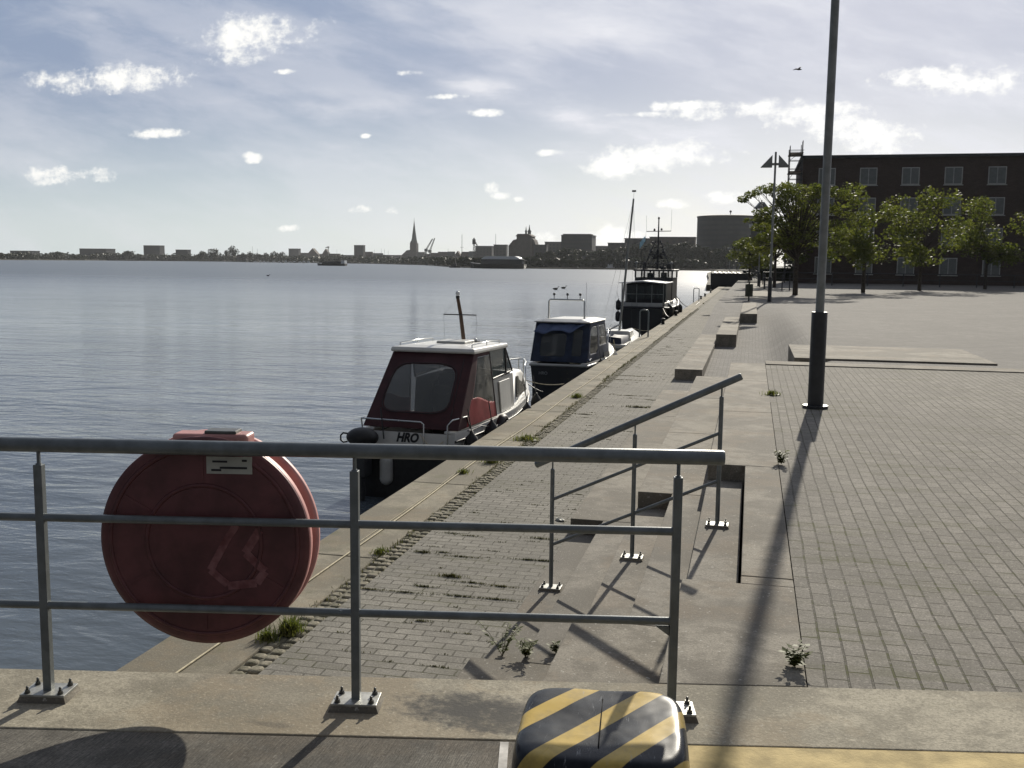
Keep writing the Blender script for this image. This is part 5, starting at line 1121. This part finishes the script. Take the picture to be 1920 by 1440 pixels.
# second church: huge stepped roof with two ridge turrets
D = 1000; t = thing('church', 'massive stepped church with two thin ridge turrets', 'church', (fx(978, D), D, GZ), 0, city)
def cx(p): return fx(p, D) - fx(978, D)
def cz(py): return fz(978, py, D) - GZ
q = MB(); q.bbox(cx(968), cx(995), 0, 20, 0, cz(441)); q.build('transept', M['churchbrick'], t)
q = MB(); q.loft([[(cx(966), y, cz(443)), (cx(970), y, cz(438.5)), (cx(990), y, cz(438.5)), (cx(997), y, cz(443))] for y in (-.5, 20.5)], False, True, (True, True)); q.build('upper_roof', M['roofred'], t)
q = MB(); q.loft([[(cx(952), y, 0), (cx(952), y, cz(461)), (cx(961), y, cz(450)), (cx(968.5), y, cz(448)), (cx(968.5), y, 0)] for y in (2, 18)], False, True, (True, True)); q.build('nave', M['churchbrick'], t)
q = MB(); q.loft([[(cx(994.5), y, 0), (cx(994.5), y, cz(445)), (cx(1000), y, cz(450)), (cx(1004), y, cz(462)), (cx(1004), y, 0)] for y in (2, 18)], False, True, (True, True)); q.build('choir', M['churchbrick'], t)
for (p, a_, r_) in ((982.3, 424, 1.0), (988.6, 420.5, 1.7)):
    q = MB(); q.lathe([(r_, cz(440)), (r_, cz(434)), (r_ * 1.3, cz(433.5)), (r_ * .5, cz(430)), (.12, cz(a_))], (cx(p), 8, 0), 8, False); q.build('ridge_turret', M['copper'], t)
fbuild('building', 'dark low block right of the stepped church', 'building', 1000, 1024, 458.5, 900, 'far1', grp=city)
fbuild('building', 'grey block left of the square office block', 'building', 1021, 1052, 453.2, 950, 'far2', grp=city)
fbuild('building', 'square dark office block with a set back top floor', 'building', 1051.5, 1109, 440.5, 850, 'far4', grp=city, depth=22)
fbuild('building', 'small top floor block set on the square office', 'roof block', 1055, 1106, 438.6, 856, 'far1', grp=city, depth=12)
fbuild('building', 'low block between square office and blue grey block', 'building', 1109, 1139, 461, 900, 'far2', 'roofgrey', grp=city)
fbuild('building', 'blue grey block behind the trees left of the sailing mast', 'building', 1139, 1171, 455, 800, 'far1', 'roofgrey', grp=city)
fbuild('building', 'long grey hall behind the sailing boat mast', 'building', 1170, 1218, 446.5, 820, 'far4', 'roofgrey', grp=city)
fbuild('building', 'long red brick hall left of the round building', 'building', 1217, 1302, 444, 800, 'far3', 'roofgrey', grp=city)
D = 690; rr_ = (fx(1425, D) - fx(1301.5, D)) / 2; t = thing('building', 'huge round dark building like a drum', 'round building', (fx(1301.5, D) + rr_, D + rr_, GZ), 0, city)
h_ = fz(1360, 402.5, D) - GZ; q = MB(); q.lathe([(rr_, 0), (rr_, h_ - 1.2)], (0, 0, 0), 64, False)
q.build('wall', M['far4'], t); q = MB(); q.lathe([(rr_ + .3, h_ - 1.2), (rr_ + .3, h_ - .3), (rr_ * .75, h_ + .3), (.5, h_ + .5)], (0, 0, 0), 64, False); q.build('roof', M['roofgrey'], t)
q = MB(); q.tube([(1, -rr_ * .5, h_), (1, -rr_ * .5, h_ + 3)], .3, 6); q.ball((1, -rr_ * .5, h_ + 2.6), .8, 8, 6); q.build('roof_antenna', M['dark'], t)
fbuild('building', 'pale blue white building seen through the linden leaves', 'building', 1405, 1436, 421, 240, 'far2', 'whiteroof', grp=city)
fbuild('building', 'long dark office block behind the lindens on the right', 'building', 1640, 1960, 432, 330, 'far4', 'roofgrey', grp=city)
fbuild('building', 'grey block at the far right behind the plaza', 'building', 1800, 2050, 400, 420, 'far1', 'roofgrey', grp=city)
for k, (a, c, yt, D) in enumerate(((20, 60, 470, 1500), (150, 200, 466, 1450), (270, 300, 460, 1500), (330, 352, 468, 1400))):
    fbuild('building', ['leftmost low block on the far shore', 'wide block on the far shore left of the tree belt', 'taller block on the far left shore', 'last block before the round left trees'][k], 'building', a, c, yt, D, 'far1', grp=city)
# cranes and masts
def lattice(q, a, b_, w_=1.0, r=.16, k=10):
    a, b_ = Vector(a), Vector(b_); d_ = (b_ - a); n_ = d_.normalized().cross(Vector((0, 1, 0))).normalized() * w_ / 2
    q.tube([a + n_, b_ + n_ * .5], r, 4); q.tube([a - n_, b_ - n_ * .5], r, 4)
    for i in range(k): q.tube([a + d_ * i / k + n_ * (1 - .5 * i / k) * (1 if i % 2 else -1), a + d_ * (i + 1) / k + n_ * (1 - .5 * (i + 1) / k) * (-1 if i % 2 else 1)], r * .7, 4)
def crane(px, yb, D, boom, lb, mast_top, base_w=3, name='crane'):
    x = fx(px, D); t = thing(name, lb, 'crane', (x, D, GZ)); zt = fz(px, mast_top, D) - GZ
    q = MB(); lattice(q, (0, 0, 0), (0, 0, zt), base_w * .6, .28, 8); q.build('tower', M['lampsteel'], t)
    q = MB(); q.bbox(-base_w / 2, base_w / 2, -1.5, 1.5, zt - 1, zt + 2); q.build('cabin', M['lampsteel'], t)
    q = MB(); bx_, by_ = boom; lattice(q, (0, 0, zt + 1), (fx(bx_, D) - x, 0, fz(bx_, by_, D) - GZ), 1.3, .30, 10); q.build('boom', M['lampsteel'], t)
crane(799, 490, 1050, (811, 447.5), 'left boat crane with raised boom beside the church', 470); crane(806, 490, 1060, (815, 446.5), 'right boat crane with raised boom beside the church', 472)
crane(616, 487, 1600, (610.5, 464.5), 'tiny far tower crane above the warehouse roofs', 464.2, 2)
x = fx(888.5, 1000); t = thing('tower_crane', 'lattice harbour crane with wide head near the old town', 'crane', (x, 1000, GZ)); z1 = fz(888, 446, 1000) - GZ; z2 = fz(888, 458, 1000) - GZ
q = MB(); lattice(q, (0, 0, 0), (0, 0, z2), 2.4, .3, 9); q.build('tower', M['dark'], t); q = MB(); q.bbox(-1.5, 1.5, -1, 1, z2, z1 - 1.5); lattice(q, (-.5, 0, z1 - 1), (3.5, 0, z2 - 1.5), 1, .25, 6); lattice(q, (0, 0, z2), (0, 0, z1), 2, .25, 6); q.build('head', M['dark'], t)
def mast(px, yt, D, lb, r=.22):
    x = fx(px, D); q = MB(); q.tube([(0, 0, 0), (0, 0, fz(px, yt, D) - WZ)], [r, r * .6], 6); q.tube([(-1.2, 0, (fz(px, yt, D) - WZ) * .6), (1.2, 0, (fz(px, yt, D) - WZ) * .6)], r * .5, 5); o = q.build('ship_mast', M['dark']); o.location = (x, D, WZ); tag(o, lb, 'mast', 'ship masts in the far harbour')
mast(866, 439, 700, 'tallest thin ship mast left of the lattice crane'); mast(929, 438.5, 760, 'thin mast above the grey block left of the stepped church', .2)
for k, (px, yt) in enumerate(((474, 462), (483, 466), (702, 468), (715, 466), (721, 466.5), (728, 470), (840, 466), (632, 468))): mast(px, yt, 1150, ['thin mast over the far left trees', 'second thin mast over the far left trees', 'mast left of the pair near the warehouse', 'left one of the mast pair near the warehouse', 'right one of the mast pair near the warehouse', 'short mast right of the mast pair', 'short mast left of the tallest one', 'short mast over the left warehouses'][k], .16)

# ================================================================== FAR BOATS
def farboat(name, lb, px, py, wpx, hull_h, cab, hm='navyhull', cm='whiteroof', grp=None, rz=0.0, cabn='cabin'):
    p = atz(px, py, WZ); W = abs(fx(px + wpx / 2, p.y) - fx(px - wpx / 2, p.y)); t = thing(name, lb, 'boat', (p.x, p.y, WZ), rz, grp)
    q = MB(); hb = W * .14
    q.loft([[(-W / 2, 0, hull_h), (-W / 2, 0, hull_h), (-W / 2, 0, hull_h)]] and [[(x * W, -hb * k, hull_h * g), (x * W * .97, -hb * k * .7, -.2), (x * W * .97, hb * k * .7, -.2), (x * W, hb * k, hull_h * g)] for (x, k, g) in ((-.5, .05, 1.3), (-.42, .6, 1.12), (-.3, 1, 1), (.3, 1, 1), (.48, .85, 1.05), (.5, .8, 1.05))], False, True, (True, True)); q.build('hull', M[hm], t)
    for (x0, x1, z1, mm) in cab:
        q = MB(); q.loft([[(x0 * W, -hb * .8, hull_h * .9), (x1 * W, -hb * .8, hull_h * .9), (x1 * W, hb * .8, hull_h * .9), (x0 * W, hb * .8, hull_h * .9)], [((x0 + .02) * W, -hb * .7, z1), ((x1 - .01) * W, -hb * .7, z1), ((x1 - .01) * W, hb * .7, z1), ((x0 + .02) * W, hb * .7, z1)]], False, True, (True, True)); q.build(cabn, M[mm], t)
    return t
farboat('ferry', 'low harbour ferry with pale stern cabin crossing in front of the left skyline', 622, 498.2, 54, 1.4, [(-.3, .40, 2.6, 'far1'), (.36, .49, 3.6, 'whiteroof'), (-.2, .34, 2.9, 'roofgrey')])
farboat('workboat', 'small dark workboat with thin mast left of the white roofed ship', 853, 502, 22, .9, [(-.1, .15, 2.6, 'dark'), (.02, .06, 8.0, 'dark')])
farboat('speedboat', 'tiny white speedboat in open water before the skyline', 688, 494, 5, 1.0, [(-.2, .2, 2.2, 'whiteroof')], 'whiteroof')
t = farboat('ship', 'dark moored ship with rounded white roof below the stepped church', 933, 503.4, 104, 2.6, [(-.28, .46, 5.2, 'dark')]); W = fx(985, t.location.y) - fx(881, t.location.y)
q = MB(); q.loft([[(-.27 * W + e, y, 5.2), (-.22 * W + e, y, 6.5), (-.16 * W, y, 6.9), (.33 * W, y, 6.9), (.40 * W, y, 6.3), (.43 * W, y, 5.2)] for (y, e) in ((-4, 0), (4, 0))], True, True, (True, True)); q.build('roof', M['whiteroof'], t)
q = MB(); q.bbox(.42 * W, .5 * W, -4, 4, 4.6, 5.0); q.build('bridge', M['dark'], t)
farboat('barge', 'long flat dark barge with white tents right of the round roofed ship', 1035, 503.6, 98, 1.5, [(-.25, -.08, 4.4, 'greygel'), (.02, .22, 4.0, 'far2'), (.28, .34, 3.2, 'dark')])
farboat('houseboat', 'grey houseboat moored before the dark trees', 1110, 504.2, 46, 1.0, [(-.46, .42, 5.6, 'far1')]); farboat('motorboat', 'white motorboat beside the grey houseboat', 1144, 505, 16, 1.1, [(-.3, .3, 3.2, 'whiteroof')], 'whiteroof'); farboat('motorboat', 'white motorboat left of the sailing mast under the trees', 1158, 505, 12, 1.1, [(-.3, .3, 3.0, 'whiteroof')], 'whiteroof')
mr = random.Random(11); px = 462.0
while px < 592:
    wv = mr.uniform(4, 7.5); cmx = mr.choice(['whiteroof', 'whiteroof', 'greygel', 'far1']); farboat('moored_boat', 'small pale boat in the marina row along the far left shore', px, 491.4 + (px - 460) * .012 + mr.uniform(0, .5), wv, mr.uniform(.8, 1.3), [(-.3, mr.uniform(.1, .4), mr.uniform(1.7, 2.8), cmx)], mr.choice(['whiteroof', 'greygel', 'navyhull']), 'whiteroof', 'boats in the far left marina', mr.uniform(-.4, .4)); px += wv + mr.uniform(.3, 4)
px = 800.0
while px < 880:
    wv = mr.uniform(4, 8); farboat('moored_boat', 'small pale boat moored near the boat cranes', px, 497.6 + (px - 800) * .035, wv, mr.uniform(.7, 1.0), [(-.3, mr.uniform(.1, .4), mr.uniform(1.5, 2.3), mr.choice(['whiteroof', 'greygel', 'far1']))], mr.choice(['whiteroof', 'greygel', 'dark']), 'whiteroof', 'boats near the boat cranes', mr.uniform(-.4, .4)); px += wv + mr.uniform(1, 8)

# ================================================================== FAR TREES
ft = random.Random(21)
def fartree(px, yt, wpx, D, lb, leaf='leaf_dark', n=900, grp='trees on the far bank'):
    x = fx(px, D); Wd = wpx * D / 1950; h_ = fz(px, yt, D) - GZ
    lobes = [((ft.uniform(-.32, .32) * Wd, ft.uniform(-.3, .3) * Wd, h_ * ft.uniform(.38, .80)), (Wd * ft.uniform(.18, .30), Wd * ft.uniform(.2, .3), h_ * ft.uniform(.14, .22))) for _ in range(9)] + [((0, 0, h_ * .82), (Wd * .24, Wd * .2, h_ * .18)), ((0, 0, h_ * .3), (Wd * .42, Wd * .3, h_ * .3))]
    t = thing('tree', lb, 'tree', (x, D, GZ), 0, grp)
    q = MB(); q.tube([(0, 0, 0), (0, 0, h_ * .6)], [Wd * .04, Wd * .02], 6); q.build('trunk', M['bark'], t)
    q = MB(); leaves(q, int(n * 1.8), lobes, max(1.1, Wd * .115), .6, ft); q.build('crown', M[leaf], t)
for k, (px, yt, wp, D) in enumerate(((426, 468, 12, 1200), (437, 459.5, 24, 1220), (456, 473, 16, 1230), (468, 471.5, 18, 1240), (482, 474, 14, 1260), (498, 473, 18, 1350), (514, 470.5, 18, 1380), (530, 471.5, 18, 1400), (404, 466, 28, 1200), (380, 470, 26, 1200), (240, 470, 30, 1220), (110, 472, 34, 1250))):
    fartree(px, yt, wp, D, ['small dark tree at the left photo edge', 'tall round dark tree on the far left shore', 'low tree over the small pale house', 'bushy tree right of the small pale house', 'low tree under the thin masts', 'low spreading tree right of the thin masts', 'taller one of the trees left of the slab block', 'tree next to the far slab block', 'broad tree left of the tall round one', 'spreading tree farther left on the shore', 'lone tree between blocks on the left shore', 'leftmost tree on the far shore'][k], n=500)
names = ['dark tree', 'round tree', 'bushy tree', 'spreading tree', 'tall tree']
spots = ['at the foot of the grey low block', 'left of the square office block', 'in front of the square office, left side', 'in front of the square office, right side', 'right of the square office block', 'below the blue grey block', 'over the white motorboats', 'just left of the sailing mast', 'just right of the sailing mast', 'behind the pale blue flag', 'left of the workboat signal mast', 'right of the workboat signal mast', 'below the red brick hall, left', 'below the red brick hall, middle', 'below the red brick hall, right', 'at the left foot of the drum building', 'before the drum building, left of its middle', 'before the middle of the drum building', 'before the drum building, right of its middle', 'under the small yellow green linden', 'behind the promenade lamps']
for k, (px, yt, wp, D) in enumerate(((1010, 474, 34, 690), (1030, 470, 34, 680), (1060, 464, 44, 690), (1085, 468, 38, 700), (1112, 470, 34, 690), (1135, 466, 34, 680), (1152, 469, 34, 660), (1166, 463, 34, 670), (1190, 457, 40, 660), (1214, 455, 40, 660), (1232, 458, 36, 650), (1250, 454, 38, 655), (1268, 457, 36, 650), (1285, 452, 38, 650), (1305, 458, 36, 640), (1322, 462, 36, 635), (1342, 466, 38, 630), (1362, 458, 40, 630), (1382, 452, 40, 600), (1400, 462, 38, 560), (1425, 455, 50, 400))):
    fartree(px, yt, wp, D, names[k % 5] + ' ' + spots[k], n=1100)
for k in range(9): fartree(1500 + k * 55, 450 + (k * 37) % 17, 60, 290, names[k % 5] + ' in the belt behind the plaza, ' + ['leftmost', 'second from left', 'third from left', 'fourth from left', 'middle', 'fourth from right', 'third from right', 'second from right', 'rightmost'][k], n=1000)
q = MB(); lb_ = []
for px in range(-150, 1400, 6):
    for (pa, pb_) in zip(shore, shore[1:]):
        d_ = ray(px, 495); k_ = d_.x / d_.y
        da, db = pa.x - k_ * pa.y, pb_.x - k_ * pb_.y
        if da * db <= 0: f_ = da / (da - db); Ds = pa.y + (pb_.y - pa.y) * f_ + 22; lb_.append(((fx(px, Ds), Ds, 1.0 + mr.uniform(0, 2.4) * Ds / 900), (Ds * .006, 5, Ds * .0042)))
        if da * db <= 0: Dq = Ds + 60; lb_.append(((fx(px, Dq), Dq, Dq * (.0020 + .0012 * mnoise.noise(Vector((px * .05, 0, 0))) + mr.uniform(-.0006, .0008))), (Dq * .0055, 12, Dq * .0030)))
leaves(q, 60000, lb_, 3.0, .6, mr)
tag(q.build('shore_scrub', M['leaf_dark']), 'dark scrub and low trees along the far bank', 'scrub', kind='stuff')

# birds
def duck(px, py, lb):
    p = atz(px, py, WZ); t = thing('duck', lb, 'duck', (p.x, p.y, WZ), random.uniform(-.5, .5), 'birds on the river')
    q = MB(); q.loft([[(x, r_ * math.cos(a) * .8, zc + r_ * math.sin(a)) for a in [i * math.pi / 4 for i in range(8)]] for (x, r_, zc) in ((-.42, .02, .16), (-.3, .10, .10), (-.05, .17, .08), (.15, .15, .09), (.25, .08, .16), (.29, .06, .28), (.33, .075, .36), (.40, .05, .37), (.50, .015, .35))], True, True, (True, True)); q.build('body', M['feather'], t)
duck(503, 517.5, 'dark bird floating on the open water at the left'); duck(1042, 543, 'dark bird on the water left of the workboat'); duck(1057, 541, 'second dark bird on the water left of the workboat')
p = aty(1497, 130, 70); t = thing('gull', 'dark gull gliding in the sky at the upper right', 'gull', (p.x, p.y, p.z), .5)
q = MB(); q.loft([[(x, r_ * math.cos(a), r_ * math.sin(a)) for a in [i * math.pi / 3 for i in range(6)]] for (x, r_) in ((-.22, .01), (-.1, .05), (.05, .06), (.17, .04), (.25, .01))], True, True, (True, True)); q.build('body', M['feather'], t)
for sg in (-1, 1): q = MB(); q.slab([(.08, 0, .02), (-.06, 0, .02), (-.04, sg * .25, .09), (-.12, sg * .5, .02), (.06, sg * .27, .1)], (0, 0, .012)); q.build('wing', M['feather'], t)

# ================================================================== HAZE
m = bpy.data.materials.new('river_haze'); m.use_nodes = True; nt = m.node_tree; nt.nodes.remove(nt.nodes['Principled BSDF'])
pv = nt.nodes.new('ShaderNodeVolumePrincipled'); pv.inputs['Color'].default_value = (0.86, 0.90, 0.95, 1); pv.inputs['Density'].default_value = 0.00006; pv.inputs['Anisotropy'].default_value = 0.3
nt.links.new(pv.outputs[0], nt.nodes['Material Output'].inputs['Volume'])
q = MB(); q.bbox(-2650, 2050, -60, 4250, -4.6, 130); o = q.build('haze', m); tag(o, 'thin pale haze over the river', kind='stuff'); o.visible_shadow = True
